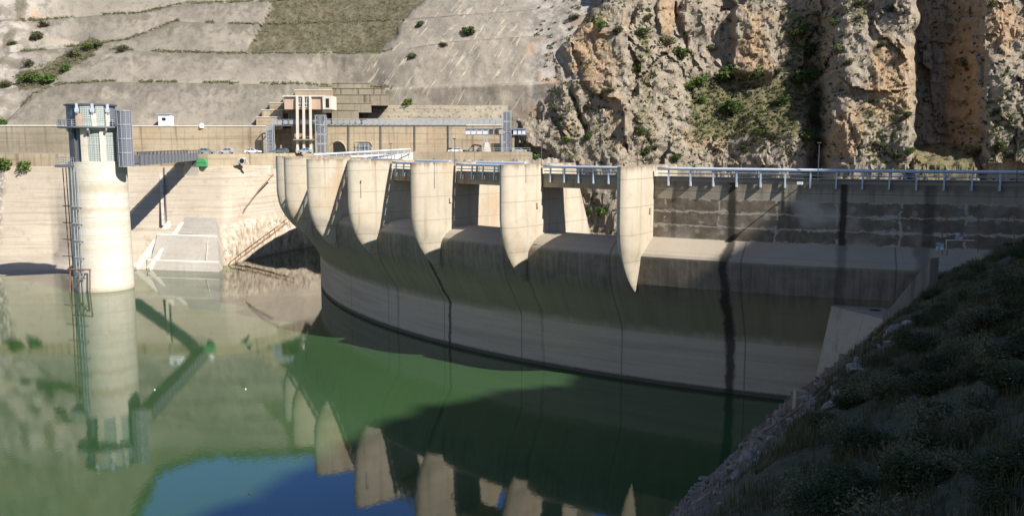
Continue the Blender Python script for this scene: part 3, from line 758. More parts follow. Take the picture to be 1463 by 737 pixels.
# ------------------------------------------------------------------ far shore: lined bank, platform, retaining walls
def W(a_px, Y, z): return Vector(((a_px-CX)/F_*Y, Y, z))          # column direction, distance, height
bcols = [(-350,[(-34,176),(-24,183),(-22.9,207),(-22.3,209),(-1.8,224)]), (-60,[(-34,182),(-24,187),(-22.8,209),(-22.2,210.5),(-1.8,224)]),
 (70,[(-34,188),(-24,193),(-22.6,211),(-21.9,212.3),(-1.8,224)]), (80,[(-34,188),(-24,193.5),(-21.4,210.5),(-20.9,212.2),(-1.8,224)]), (112,[(-34,191),(-24,196),(-17.5,206),(-17,209),(-1.8,224)]), (205,[(-34,199),(-24,203.5),(-16,207),(-15.7,211),(-1.8,224)]),
 (318,[(-34,202),(-24,206),(-16,209),(-15.7,212),(-1.8,224)]), (330,[(-34,203),(-24,208),(-16,211),(-15.2,213.5),(-1.8,224.5)]), (350,[(-34,210),(-24,216),(-15.5,218.5),(-14.8,220.5),(-1.8,228)]),
 (390,[(-34,222),(-24,228),(-13.5,230.5),(-12.8,232),(-1.8,238)]), (430,[(-34,236),(-24,241),(-11.5,243.5),(-11,244.5),(-1.8,249)]), (500,[(-34,250),(-24,254),(-11.5,256),(-11,256.5),(-1.8,259)])]
def bank_rows():
    xs = list(np.arange(-350, 501, 2.5)); rows = []; cov = []
    div = [5, 5, 2, 22]
    def prof(x):
        i = 0
        while i < len(bcols)-2 and bcols[i+1][0] < x: i += 1
        a, b = bcols[i], bcols[i+1]; f = (x-a[0])/(b[0]-a[0])
        return [(p[0]+(q[0]-p[0])*f, p[1]+(q[1]-p[1])*f) for p, q in zip(a[1], b[1])]
    P = [prof(x) for x in xs]
    lv = [(0,0.0)] + [(i,(j+1)/d) for i, d in enumerate(div) for j in range(d)]
    for i, f in lv:
        r, cr = [], []
        for x, p in zip(xs, P):
            z = p[i][0]+(p[i+1][0]-p[i][0])*f; Y = p[i][1]+(p[i+1][1]-p[i][1])*f
            q = W(x, Y, z)
            zl = -14.9 + (x-340)*0.02
            rock = win(x, 316, 520, 4)*(1-sst(z, zl-0.3, zl+0.4))
            rip = (1-sst(x, 4 + (z+2)*0.9 + 5*mn.noise(q*0.6), 16+(z+2)*0.9))*sst(z, -22, -19) if x < 60 else 0
            d = 0.06*fbm(q, (.2,.2,.2)) + rock*(1.1*fbm(q, (.3,.3,.3), 4) + 0.8*(0.7-ridge(q, (.35,.35,.5), 3)*0.6)) + rip*1.2*fbm(q, (.7,.7,.7), 3)
            r.append(W(x, Y+d, z - (0.6*rock*abs(mn.noise(q*0.4))))); cr.append((0, rock, rip))
        rows.append(r); cov.append(cr)
    return rows, cov
def bank_mat():
    n = NT('lined_bank_concrete', 0.92)
    at = n.t.nodes.new('ShaderNodeAttribute'); at.attribute_name = 'cover'
    cv = n.xyz(at.outputs['Vector']); z = n.xyz()[2]; px_ = n.xyz()[0]
    big = n.noise(0.07, 4); mid = n.noise(0.6, 6, 0.68); fine = n.noise(5, 5, 0.65)
    c = n.mix(n.step(big, 0.35, 0.65), (0.41,0.355,0.28), (0.35,0.30,0.235))
    hl = n.noise(1.0, 5, 0.66, n.scl((0.05, 0.05, 1.9)))
    c = n.mix(n.m('MULTIPLY', n.step(hl, 0.46, 0.64), 0.5), c, (0.235,0.19,0.142))
    h2 = n.noise(1.0, 3, 0.55, n.scl((0.02, 0.02, 0.42)))
    c = n.mix(n.m('MULTIPLY', n.step(h2, 0.5, 0.62), 0.35), c, (0.31,0.265,0.215))
    lf = n.m('FRACT', n.m('ADD', n.m('MULTIPLY', z, 0.62), n.m('MULTIPLY', mid, 0.1)))
    c = n.mix(n.m('MULTIPLY', n.m('LESS_THAN', lf, 0.06), 0.35), c, (0.21,0.17,0.13))
    fx = n.m('FRACT', n.m('MULTIPLY', px_, 1/7.3))
    c = n.mix(n.m('MULTIPLY', n.m('LESS_THAN', fx, 0.02), 0.22), c, (0.23,0.19,0.15))
    c = n.mix(n.m('MULTIPLY', n.step(n.m('ADD', z, n.m('MULTIPLY', mid, 1.2)), -3.3, -1.8), 0.4), c, (0.30,0.235,0.16))
    c = n.mix(n.m('MULTIPLY', n.step(mid, 0.52, 0.7), 0.5), c, (0.24,0.195,0.145))
    rk = n.mix(n.step(n.noise(0.7, 6, 0.72), 0.42, 0.6), (0.50,0.43,0.335), (0.33,0.27,0.20))
    ck = n.step(n.noise(1.0, 5, 0.65, n.scl((0.8, 0.8, 0.45))), 0.54, 0.60)
    rk = n.mix(n.m('MULTIPLY', ck, n.step(fine, 0.35, 0.6)), rk, (0.16,0.125,0.09))
    c = n.mix(cv[1], c, rk)
    c = n.mix(n.m('MULTIPLY', cv[2], 0.9), c, n.mix(n.step(n.vor(1.1), 0.2, 0.6), (0.42,0.385,0.34), (0.15,0.13,0.11)))
    c = n.mix(n.m('MULTIPLY', n.step(n.m('ADD', z, n.m('MULTIPLY', mid, 0.7)), -23.0, -23.5), 0.6), c, (0.24,0.205,0.15))
    n.bump(n.m('ADD', mid, n.m('MULTIPLY', fine, 0.5)), 0.35, 0.2)
    return n.col(c)
M['banklin'] = bank_mat()
r_, c_ = bank_rows()
farbank = terrain('far_bank', r_, c_, M['banklin'], 'pale concrete lined bank and rock shore of the far side', cat='bank')

# platform with its edge wall
front = [(-350,224),(300,224),(345,227.5),(390,237.5),(430,248.5),(470,254)]
PT = 0.9
poly = [W(x, Y, 0) for x, Y in front] + [W(560, 249, 0), W(590, 262, 0), W(758, 262, 0), W(762, 292, 0), W(-350, 292, 0)]
mb = MB(); mb.prism(poly, -28, PT)
single(mb, 'platform_ground', M['road'], 'flat road platform on the far side below the retaining walls', 'platform', kind='structure')
mb = MB()
fp = [W(x, Y-0.05, 0) for x, Y in front]
for i in range(len(fp)-1):
    a, b = fp[i], fp[i+1]; d = (b-a).normalized(); nrm = Vector((-d.y, d.x, 0))*0.35
    mb.hexa([a-nrm*0, b-nrm*0, b+nrm, a+nrm] if False else [(a.x,a.y,-2.4),(b.x,b.y,-2.4),(b.x+nrm.x,b.y+nrm.y,-2.4),(a.x+nrm.x,a.y+nrm.y,-2.4),(a.x,a.y,1.06),(b.x,b.y,1.06),(b.x+nrm.x,b.y+nrm.y,1.06),(a.x+nrm.x,a.y+nrm.y,1.06)])
single(mb, 'edge_wall', M['wall'], 'low beige edge wall of the road platform above the lined bank', 'wall')
# kerb ledge for the skip
a, b = W(272, 223.4, -2), W(392, 237.2, -2)
# left retaining wall, and grey lower strip
def wall_px(name, x0, x1, ytop, zb, Y0, Y1, th, mat, label, cat='wall', cop=True):
    t = empty(name, W((x0+x1)/2, (Y0+Y1)/2, zb), label, cat)
    za, zb2 = PY(x0, ytop, Y0).z, PY(x1, ytop, Y1).z
    a, b, a2, b2 = W(x0,Y0,0), W(x1,Y1,0), W(x0,Y0+th,0), W(x1,Y1+th,0)
    f = lambda p, z: (p.x, p.y, z)
    mb = MB(); mb.hexa([f(a,zb),f(b,zb),f(b2,zb),f(a2,zb),f(a,za),f(b,zb2),f(b2,zb2),f(a2,za)]); mb.build('wall', mat, t)
    if cop:
        mb = MB(); e = Vector((0,-0.15,0)); mb.hexa([f(a+e,za+.002),f(b+e,zb2+.002),f(b2,zb2+.002),f(a2,za+.002),f(a+e,za+.3),f(b+e,zb2+.3),f(b2,zb2+.3),f(a2,za+.3)]); mb.build('coping', M['pale'], t)
    return t
wall_px('retaining_wall', -350, 188, 180.5, -3, 251, 252, 1.2, M['wallgrey'], 'weathered grey retaining wall left of and behind the intake tower')
wall_px('retaining_wall', 188.3, 384, 181, 0, 253, 254.5, 1.2, M['wall'], 'yellowish retaining wall behind the parked cars')
wall_px('retaining_wall', 384.3, 470, 183, 0, 261, 263, 1.2, M['wall'], 'recessed retaining wall under the control building', cop=False)
tw = wall_px('retaining_wall', 470.3, 722, 179.5, 0, 271, 277, 1.4, M['wall'], 'stained retaining wall with two tunnel portals and pipes')
# step ledge on the lower left
t = single(MB().hexa([W(-350,238,-2.4),W(186,238,-2.4),W(186,250,-2.4),W(-350,250,-2.4),W(-350,238,1.05),W(186,238,1.05),W(186,250,1.05),W(-350,250,1.05)]), 'parapet_wall', M['wallgrey'], 'long low grey parapet wall at the foot of the left retaining wall', 'wall')
# tunnel portals as parts of the wall
def portal(x, y0, y1, wpx, mat, name, arch=True):
    Y = 271 + (x-470)/252*6 - 0.08
    mb = MB(); pts = []
    hw = wpx/2
    for q in range(13):
        ph = math.pi*q/12
        r = (y1-y0)*(0.85 if arch else 0.55)
        pts.append((x-hw*math.cos(ph) if arch else x - hw*(abs(math.cos(ph))**0.35)*(1 if math.cos(ph)>0 else -1), (y0+r) - r*math.sin(ph)**(1 if arch else 0.5)))
    pts = [(x-hw, y1)] + pts + [(x+hw, y1)]
    P = [PY(px, py, Y) for px, py in pts]
    mb.ext(P, (0,-0.03,0), (0,0,0)); o = mb.build(name, mat, tw)
    fr = MB(); fr.poly(P, 0.28, 6); fr.build('portal_frame', M['wall'], o)
    return o
portal(482, 201.5, 219, 25, M['dark'], 'tunnel_portal')
g = portal(517, 202.5, 219, 28, M['steel'], 'tunnel_gate', False)
mb = MB()
for px_ in (508, 513, 521, 526): mb.tube(PY(px_, 204.5, 271.6), PY(px_, 218, 271.6), 0.09, 6)
mb.tube(PY(505, 209, 271.6), PY(529, 209, 271.6), 0.08, 6); mb.build('gate_frame', M['galv'], g)
# low parapet in front on the gorge side, with thin rail
a, b = W(592, 262.3, 0), W(757, 262.3, 0)
mb = MB().box(a.x, b.x, 261.7, 262.2, -3.6, 1.25)
t = empty('parapet_wall', (a.x, 262, -3.6), 'tan parapet wall with a thin rail at the edge of the gorge', 'wall'); mb.build('wall', M['wall'], t)
mb = MB()
for z in (1.8, 2.3): mb.tube((W(655,262,0).x, 262, z), (b.x, 262, z), 0.05, 6)
for i in range(9):
    x = W(655,262,0).x + (b.x-W(655,262,0).x)*i/8; mb.tube((x,262,1.2),(x,262,2.3),0.05,6)
mb.build('rail', M['galv'], t)
# rubble bank below that parapet
mb = MB(); rows = []
for j in range(14):
    f = j/13; r = []
    for x in np.arange(575, 800, 1.6):
        p = W(x, 261.4 - f*9, -1.2 - f*13)
        r.append(p + Vector((0, 1.0*fbm(p,(.5,.5,.5),4), 0.9*fbm(p+Vector((9,1,4)),(.7,.7,.7),4) + (0.5 if x > 735 else 0))))
    rows.append(r)
terrain('rubble_bank', rows, [[(0,1,0)]*len(rows[0])]*14, M['hill'], 'pale rubble slope dropping into the gorge behind the dam', cat='slope')

# anchored sloping wall above the walkway
mb = MB(); rows = []
for j in range(9):
    f = j/8; r = []
    for x in np.arange(507 - 0, 727, 3):
        xx = x + (1-f)*(-4 if x < 520 else 0)
        r.append(PY(xx, 180 - f*(29.5 if x > 515 else 27), 277.5 + f*4.5))
    rows.append(r)
mb.grid(rows)
back = [[p + Vector((0, 5, -0.5)) for p in rows[0]], [p + Vector((0,4,-0.1)) for p in rows[-1]]]
mb.grid([rows[-1], back[1]])
t = empty('anchored_wall', rows[0][0], 'grey leaning wall studded with anchor heads above the walkway', 'wall')
mb.build('wall', M['wallgrey'], t)
for ry in (156.5, 166):
    for i in range(14):
        x = 520 + i*14.6 + (7 if ry > 160 else 0)
        if x > 720: continue
        p = PY(x, ry, 277.5 + (180-ry)/29.5*4.5 - 0.15); MB().cbox(p, 0.2, 0.18, 0.2, 0.0).build('anchor_head', M['block'], t)

# stepped terraces behind the control building
def terrace(name, steps, label):
    t = empty(name, W(steps[0][0], steps[0][4], 0), label, 'terrace')
    for x0, x1, yt, yb, Y in steps:
        a, b = PY(x0, yt, Y), PY(x1, yt, Y); zb = PY(x0, yb, Y).z - 0.6
        MB().hexa([(a.x,Y,zb),(b.x,Y,zb),(b.x*1.02,Y+7,zb),(a.x*1.02,Y+7,zb),(a.x,Y,a.z),(b.x,Y,a.z),(b.x*1.02,Y+7,a.z),(a.x*1.02,Y+7,a.z)]).build('step', M['terrace'] if x0 > 450 else M['wall'], t)
        MB().box(a.x-0.1, b.x+0.1, Y-0.12, Y+0.5, a.z+0.003, a.z+0.22).build('edge_strip', M['pale'] if x0 < 450 else M['wallgrey'], t)
    return t
terrace('stepped_terrace', [(366,402,168,182,256.3),(374,404,158,169,257.8),(385,420,147.5,159,259.7),(404,436,139,149,261.3)], 'yellowish concrete steps climbing left of the control building')
terrace('stepped_terrace', [(421,474,129.5,141,264.5),(455,473,124,131,269)], 'short concrete terrace directly above the control building roof')
terrace('stepped_terrace', [(474,512,158,176,272.6),(474,530,148,158,274.2),(474,554,136,148,276),(473,549,127,136,277.8),(474,528,119.5,127,279.5)], 'mossy dark stepped terrace right of the control building')

# ------------------------------------------------------------------ control building on three tall columns
def boxpx(mb, x0, x1, y0, y1, Y, dep):
    a, b = PY(x0, y1, Y), PY(x1, y0, Y); mb.box(a.x, b.x, Y, Y+dep, a.z, b.z); return mb
YB = 254.0
cb = empty('control_building', W(436, YB, PT), 'pink rendered control building raised on three tall columns', 'building')
boxpx(MB(), 406.5, 461, 138.5, 156.5, YB, 7).build('wall', M['pink'], cb)
a = PY(461.2, 156.5, YB-0.6); b = PY(473, 137, YB-0.6)
MB().box(a.x, b.x, YB-0.6, YB+7, a.z, b.z).build('end_block', M['pale'], cb)
boxpx(MB(), 404, 462, 136.3, 138.4, YB-0.5, 8).build('roof', M['pale'], cb)
boxpx(MB(), 465.5, 470, 141, 154, YB-0.66, 0.05).build('window', M['dark'], cb)
boxpx(MB(), 460.5, 470, 157, 161, YB+0.5, 3).build('bracket', M['pale'], cb)
for x0, x1 in ((425.6, 432.2), (434.8, 441.8)):
    o = boxpx(MB(), x0, x1, 139, 153, YB-0.09, 0.08).build('window', M['glass'], cb)
    mb = MB()
    for q in (x0, (x0+x1)/2, x1): mb.tube(PY(q,139,YB-.12), PY(q,153,YB-.12), 0.09, 5)
    for y in (139, 148, 153): mb.tube(PY(x0,y,YB-.12), PY(x1,y,YB-.12), 0.09, 5)
    mb.build('frame', M['white'], o)
for xt, xb, w_ in ((424.4, 425.3, 1.35), (433.5, 434.5, 1.35), (443, 444.5, 1.3)):
    mb = MB()
    p0, p1 = PY(xt, 138.4, YB-0.5), PY(xb, 219, YB-0.9)
    mb.hexa([(p1.x-.3,p1.y-.3,PT),(p1.x+.3,p1.y-.3,PT),(p1.x+.3,p1.y+.5,PT),(p1.x-.3,p1.y+.5,PT),(p0.x-.3,p0.y-.25,p0.z),(p0.x+.3,p0.y-.25,p0.z),(p0.x+.3,p0.y+.4,p0.z),(p0.x-.3,p0.y+.4,p0.z)])
    mb.build('column', M['pale'], cb)
boxpx(MB(), 419, 448.5, 198.7, 200.6, YB-2.0, 4).build('canopy', M['wall'], cb)
boxpx(MB(), 412, 462, 157, 172, YB+4, 3).build('core_wall', M['terrace'], cb)
boxpx(MB(), 417, 454, 172, 219, YB+5, 2).build('core_wall', M['wall'], cb)
# balcony walkway below it
def walkway(x0, x1, yb, yt, Y0, Y1, nb, label, base_drop=0.25, legs=()):
    t = empty('walkway', PY((x0+x1)/2, yb, Y0), label, 'walkway')
    a, b = PY(x0, yb, Y0), PY(x1, yb, Y1); zt0 = PY(x0, yt, Y0).z; zt1 = PY(x1, yt, Y1).z
    MB().hexa([a+Vector((0,0,-.35)), b+Vector((0,0,-.35)), b+Vector((0,2.2,-.35)), a+Vector((0,2.2,-.35)), a, b, b+Vector((0,2.2,0)), a+Vector((0,2.2,0))]).build('deck', M['darksteel'], t)
    mb = MB(); mb2 = MB()
    for k in range(nb+1):
        f = k/nb; p = a.lerp(b, f); mb.tube(p, (p.x,p.y,zt0+(zt1-zt0)*f), 0.07, 5)
        if k < nb:
            q0 = a.lerp(b, f+0.12/nb); q1 = a.lerp(b, f+0.80/nb); h = (zt0-a.z)
            MB().box(q0.x, q1.x, q0.y-0.02, q0.y+0.02, q0.z+0.12*h, q0.z+0.86*h).build('infill_panel', M['galv'], t)
    for f in (1.0, 0.5): mb.tube((a.x,a.y,a.z+(zt0-a.z)*f), (b.x,b.y,b.z+(zt1-b.z)*f), 0.06, 5)
    mb.build('railing', M['galv'], t)
    return t
walkway(389, 452, 178.6, 171, YB-0.2, YB+0.3, 8, 'short grey walkway with railing under the control building')
wk = walkway(466, 717, 178.6, 170, 270.75, 276.75, 30, 'long grey walkway with panelled railing along the top of the portal wall')
for x, yb in ((498.5, 218), (544.5, 216), (593, 216), (641, 217)):
    Yp = 271 + (x-470)/252*6 - 0.4
    o = MB().tube(PY(x, 179, Yp), PY(x, yb, Yp), 0.13, 8).build('drain_pipe', M['darksteel'], tw)
# ladder tower, lift towers
def lattice(name, x0, x1, yt, yb, Y, nlev, label, cat, mat, panel=True, rungs=0):
    a, b = PY(x0, yb, Y), PY(x1, yt, Y); wd = b.x-a.x; h = b.z-PT
    t = empty(name, (a.x+wd/2, Y+wd/2, PT), label, cat)
    for cx_, cy_ in ((a.x,Y),(b.x,Y),(b.x,Y+wd),(a.x,Y+wd)):
        MB().cbox((cx_,cy_,PT+h/2), 0.11, 0.11, h/2).build('corner_post', mat, t)
    for k in range(1, nlev+1):
        z = PT + h*k/nlev; mb = MB()
        mb.box(a.x+.12, b.x-.12, Y-.1, Y+.1, z-.1, z+.1); mb.box(a.x+.12, b.x-.12, Y+wd-.1, Y+wd+.1, z-.1, z+.1)
        mb.box(a.x-.1, a.x+.1, Y+.12, Y+wd-.12, z-.1, z+.1); mb.box(b.x-.1, b.x+.1, Y+.12, Y+wd-.12, z-.1, z+.1)
        mb.build('ring_beam', mat, t)
    if panel:
        mb = MB()
        for k in range(nlev):
            z0, z1 = PT+h*k/nlev+0.25, PT+h*(k+1)/nlev-0.25
            mb.box(a.x+.35, (a.x+b.x)/2-.08, Y+.02, Y+.07, z0, z1); mb.box((a.x+b.x)/2+.08, b.x-.35, Y+.02, Y+.07, z0, z1)
            mb.box(b.x-.07, b.x-.02, Y+.3, Y+wd-.3, z0, z1)
        mb.build('mesh_panels', M['cage'], t)
        MB().cbox(((a.x+b.x)/2, Y+.05, PT+h/2), .08, .08, h/2).build('middle_post', mat, t)
    for i in range(rungs):
        z = PT + h*(i+0.5)/rungs
        MB().box(a.x+.12, b.x-.12, Y-.04, Y+.35, z-.09, z+.09).build('tread', mat, t)
    return t
lattice('lift_tower', 451.8, 463.5, 165, 219, YB-1.2, 4, 'grey lattice lift tower right of the control building', 'tower', M['galv'])
lattice('lift_tower', 717.5, 730, 159, 216.5, 266, 4, 'grey lattice lift tower at the right end of the long walkway', 'tower', M['galv'])
lattice('stair_ladder', 381.5, 389, 178.5, 219, 251, 1, 'tall grey ladder stair at the right end of the yellowish wall', 'ladder', M['galv'], False, 20)
# gatehouse under the rock on the right
gh = empty('gatehouse', W(708, 268, PT), 'open framed gatehouse with a strip of windows beside the right lift tower', 'building')
boxpx(MB(), 664.5, 752, 183.4, 185.2, 267.3, 3.4).build('roof_beam', M['steel'], gh)
for i, x0 in enumerate([665, 673, 681.5, 690, 698, 706, 733, 739.5, 745.5]):
    o = boxpx(MB(), x0+0.3, x0+(6.6 if i < 6 else 5.2), 185.4, 192, 267.6, 0.06).build('window', M['glasspale'] if i < 4 or i > 5 else M['glass'], gh)
boxpx(MB(), 664.5, 752, 192.1, 193.3, 267.4, 0.4).build('sill_beam', M['steel'], gh)
for x in (691, 695, 714): boxpx(MB(), x, x+1.6, 193.4, 218, 267.5, 0.5).build('column', M['galv'], gh)
boxpx(MB(), 697, 716, 205, 218, 268.5, 3).build('base_wall', M['wallgrey'], gh)
mb = MB(); p = [PY(691,218,266.8), PY(702,218,266.8), PY(698,204,266.8), PY(692.5,203.5,266.8)]; mb.ext(p, (0,2,0), (0,0,0)); mb.build('buttress', M['pale'], gh)
boxpx(MB(), 731.5, 735, 193.4, 217, 268, 2).build('pier_wall', M['wallgrey'], gh)
# small white hut and dome on top of the left wall
h = empty('hut', PY(233, 180, 253), 'small white hut with one window on top of the yellowish wall', 'hut')
boxpx(MB(), 226.5, 242, 164, 179.8, 253.2, 3.2).build('wall', M['white'], h)
boxpx(MB(), 223.8, 242.6, 162.6, 163.9, 252.9, 3.8).build('roof', M['galv'], h)
boxpx(MB(), 231.5, 236.5, 168.3, 172.5, 253.13, 0.06).build('window', M['dark'], h)
p = PY(288, 180, 254); mb = MB(); mb.lathe(p, [(0.75, p.z-.6), (0.75, p.z+.05), (0.6, p.z+.42), (0.35, p.z+.66), (0.05, p.z+.75)], 14)
single(mb, 'vent_cap', M['white'], 'little white domed vent cap on top of the yellowish wall', 'vent', smooth=True)
# ------------------------------------------------------------------ intake tower
YT = 174.0
tc = PY(143.5, 300, YT); TX = tc.x; TR = 5.15
tw_ = empty('intake_tower', (TX, YT, -30), 'round pale concrete intake tower standing in the lake at the left', 'tower')
camdir = math.atan2(-YT, -TX)                   # azimuth from tower toward camera
def tp(u, R, z):                                # u: -1..1 across the visible width
    a = camdir + math.asin(max(-1, min(1, u)))
    return Vector((TX + R*math.cos(a), YT + R*math.sin(a), z))
ZS, ZG, ZH = 0.35, 6.9, 11.0
MB().lathe((TX,YT,0), [(5.45,-32),(5.2,-12),(TR,-5),(TR,ZS)], 64).build('shaft', M['tower'], tw_, True)
MB().lathe((TX,YT,0), [(4.72,ZS+.003),(4.72,ZG-.4)], 48).build('grille_chamber', M['cage'], tw_, True)
mb = MB()
def arcwall(mb, u0, u1, R0, R1, z0, z1, n=6):
    a0, a1 = math.asin(max(-1,min(1,u0))), math.asin(max(-1,min(1,u1)))
    pts = []
    for i in range(n+1):
        a = camdir + a0+(a1-a0)*i/n; pts.append((math.cos(a), math.sin(a)))
    poly = [(TX+R1*c, YT+R1*s) for c, s in pts] + [(TX+R0*c, YT+R0*s) for c, s in pts[::-1]]
    return mb.prism(poly, z0, z1)
for u0, u1 in ((-0.52,-0.30),(0.10,0.30),(0.68,0.86),(-0.86,-0.72)):
    arcwall(MB(), u0, u1, 4.5, TR+0.02, ZS+.002, ZG-.4).build('chamber_pier', M['tower'] if u0 > -0.7 else M['darksteel'], tw_)
for u0, u1 in ((-0.29,0.09),(0.31,0.67)):
    o = arcwall(MB(), u0, u1, 4.6, 4.9, ZS+.002, ZG-.7).build('grille', M['grille'], tw_)
    mb = MB()
    for q in (0.18, 0.5, 0.82):
        for z0, z1 in ((ZS, ZG-.7),): mb.tube(tp(u0+(u1-u0)*q, 4.93, z0), tp(u0+(u1-u0)*q, 4.93, z1), 0.045, 5)
    for z in (2.0, 3.6, 5.2): mb.poly([tp(u0+(u1-u0)*q/6, 4.93, z) for q in range(7)], 0.05, 5)
    mb.build('frame', M['galv'], o)
arcwall(MB(), -0.30, 0.86, 4.4, TR+0.05, ZG-.7, ZG-.401, 12).build('lintel', M['tower'], tw_)
# gallery
MB().lathe((TX-0.4,YT,0), [(5.9,ZG-.4),(6.3,ZG-.28),(6.3,ZG)], 48).build('gallery_slab', M['steel'], tw_)
mb = MB()
GX = TX-0.4
for z in (ZG+.35, ZG+.75, ZG+1.15): mb.poly([(GX+6.2*math.cos(2*math.pi*k/48), YT+6.2*math.sin(2*math.pi*k/48), z) for k in range(49)], 0.045, 5)
for k in range(32):
    a = 2*math.pi*k/32; mb.tube((GX+6.2*math.cos(a), YT+6.2*math.sin(a), ZG), (GX+6.2*math.cos(a), YT+6.2*math.sin(a), ZG+1.15), 0.05, 5)
mb.build('gallery_railing', M['galv'], tw_)
for u in (-0.78, -0.22, 0.28, 0.72):
    p = tp(u, 5.2, 0); q = tp(u, 6.25, 0); mb = MB(); s_ = Vector((0.16,0,0))
    mb.hexa([Vector((p.x,p.y,ZG-1.5))-s_, Vector((p.x,p.y,ZG-1.5))+s_, Vector((p.x,p.y,ZG-.41))+s_, Vector((p.x,p.y,ZG-.41))-s_, Vector((q.x,q.y,ZG-.8))-s_, Vector((q.x,q.y,ZG-.8))+s_, Vector((q.x,q.y,ZG-.41))+s_, Vector((q.x,q.y,ZG-.41))-s_])
    mb.build('gallery_bracket', M['galv'], tw_)
# head house
HX = TX - 0.75; HR = 4.55
MB().lathe((HX,YT,0), [(HR-0.3,ZG+.002),(HR-0.3,ZH-.3)], 40).build('head_screen', M['cage'], tw_, True)
MB().lathe((HX,YT,0), [(HR+.06,ZH-.3),(HR+.1,ZH-.05),(HR-.3,ZH+.05)], 40).build('cornice', M['darksteel'], tw_)
TXs = TX; TX = HX
for u0, u1 in ((-0.10,0.30),(0.50,0.82)):
    arcwall(MB(), u0-.32, u1-.32, 4.2, HR-0.12, ZG+.003, ZH-.31).build('grille', M['grille'], tw_)
for u0, u1 in ((-0.60,-0.36),(-0.02,0.17),(0.52,0.68)):
    arcwall(MB(), u0+.02, u1+.02, 4.0, HR, ZG+.004, ZG+2.3).build('head_pier', M['pink'] if u0 < -.3 else M['tower'], tw_)
arcwall(MB(), 0.20, 0.50, 4.2, HR-0.12, ZG+.003, ZH-.31).build('grille', M['grille'], tw_)
for u in (-0.50, 0.06, 0.62):
    p = tp(u, HR+.06, 0); mb = MB(); mb.cbox((p.x,p.y,(ZG+2.3+ZH)/2), .2, .2, (ZH-ZG-2.3)/2, 0); mb.cbox((p.x,p.y-.1,ZG+2.9), .3, .22, .35); mb.build('hoist_post', M['pipe'], tw_)
TX = TXs
# stair cage
sx = PY(180.5, 200, YT-2).x; sy = YT-2.6
zt, zb = PY(180, 158.5, sy).z, PY(180, 238, sy).z
MB().lathe((sx,sy,0), [(1.28,zb),(1.28,zt)], 28).build('stair_cage', M['cage'], tw_, True)
mb = MB()
for k in range(5):
    z = zb + (zt-zb)*k/4; mb.lathe((sx,sy,0), [(1.30,z-.07),(1.36,z-.07),(1.36,z+.07),(1.30,z+.07)], 28)
for k in range(10):
    a = camdir + 2*math.pi*k/10 + .15; mb.tube((sx+1.33*math.cos(a), sy+1.33*math.sin(a), zb), (sx+1.33*math.cos(a), sy+1.33*math.sin(a), zt), 0.06, 5)
mb.build('cage_frame', M['galv'], tw_)
# lower platform with railing
p0, p1 = PY(84, 239, YT-1.5), PY(117.5, 239, YT-1.5); zp = p0.z
MB().hexa([(p0.x,p0.y-1.6,zp),(p1.x,p1.y-3.2,zp),(p1.x,p1.y+2,zp),(p0.x,p0.y+2,zp),(p0.x,p0.y-1.6,zp+.5),(p1.x,p1.y-3.2,zp+.5),(p1.x,p1.y+2,zp+.5),(p0.x,p0.y+2,zp+.5)]).build('landing', M['steel'], tw_)
mb = MB()
A = Vector((p0.x+.06,p0.y-1.5,zp+.5)); B = Vector((p1.x-.06,p1.y-3.1,zp+.5))
for z in (.45,.9,1.35): mb.tube(A+Vector((0,0,z)), B+Vector((0,0,z)), .045, 5); mb.tube(A+Vector((0,0,z)), A+Vector((0,3.4,z)), .045, 5)
for k in range(9): q = A.lerp(B, k/8); mb.tube(q, q+Vector((0,0,1.35)), .05, 5)
mb.build('landing_railing', M['galv'], tw_)
# service pipes and their brackets
for x in (89.5, 94, 98.5):
    a = PY(x, 240, YT-2.2); mb = MB(); mb.tube(a, (a.x+.25, a.y, WZ-1), 0.09, 6); mb.build('service_pipe', M['rust'], tw_)
for x in (111, 114.6, 118.5):
    u = (x-143.5)/39.0; a = tp(u, 5.5, zp); b = tp(u+.02, 5.75, WZ-1); MB().tube(a, b, 0.085, 6).build('service_pipe', M['galv'], tw_)
for k, y in enumerate((295, 319, 343, 367, 395)):
    z = PY(118, y, YT-4).z
    a = tp(-0.9, 4.9, z); b = Vector((PY(88, y, YT-2.2).x+.2, YT-2.2, z)); MB().tube(a, b, .1, 6).build('pipe_bracket', M['rust'], tw_)
    a = tp(-0.86, 5.0, z); b = tp(-0.60, 5.75, z); c = tp(-0.86, 5.75, z)
    mb = MB(); mb.tube(c, b, .12, 6); mb.tube(tp(-.86,5.0,z), c, .1, 6); mb.tube(tp(-.6,5.0,z), b, .1, 6); mb.build('pipe_bracket', M['galv'], tw_)
mb = MB()
q = [PY(100,385,YT-5.2), PY(128.5,385,YT-6), PY(128.5,424,YT-6), PY(100,424,YT-5.2)]
for i in range(4): mb.tube(q[i], q[(i+1)%4], .13, 6)
mb.tube(PY(106,410,YT-5.5), PY(121,394,YT-5.8), .13, 6); mb.tube(PY(113,385,YT-5.5), PY(114,424,YT-5.5), .1, 6)
for x in (100,128.5): 
    mb.tube(PY(x,385,YT-5.5), PY(x,385,YT-5.5)+Vector((1.2,3.5,0)), .1, 6)
mb.build('base_frame', M['rust'], tw_)
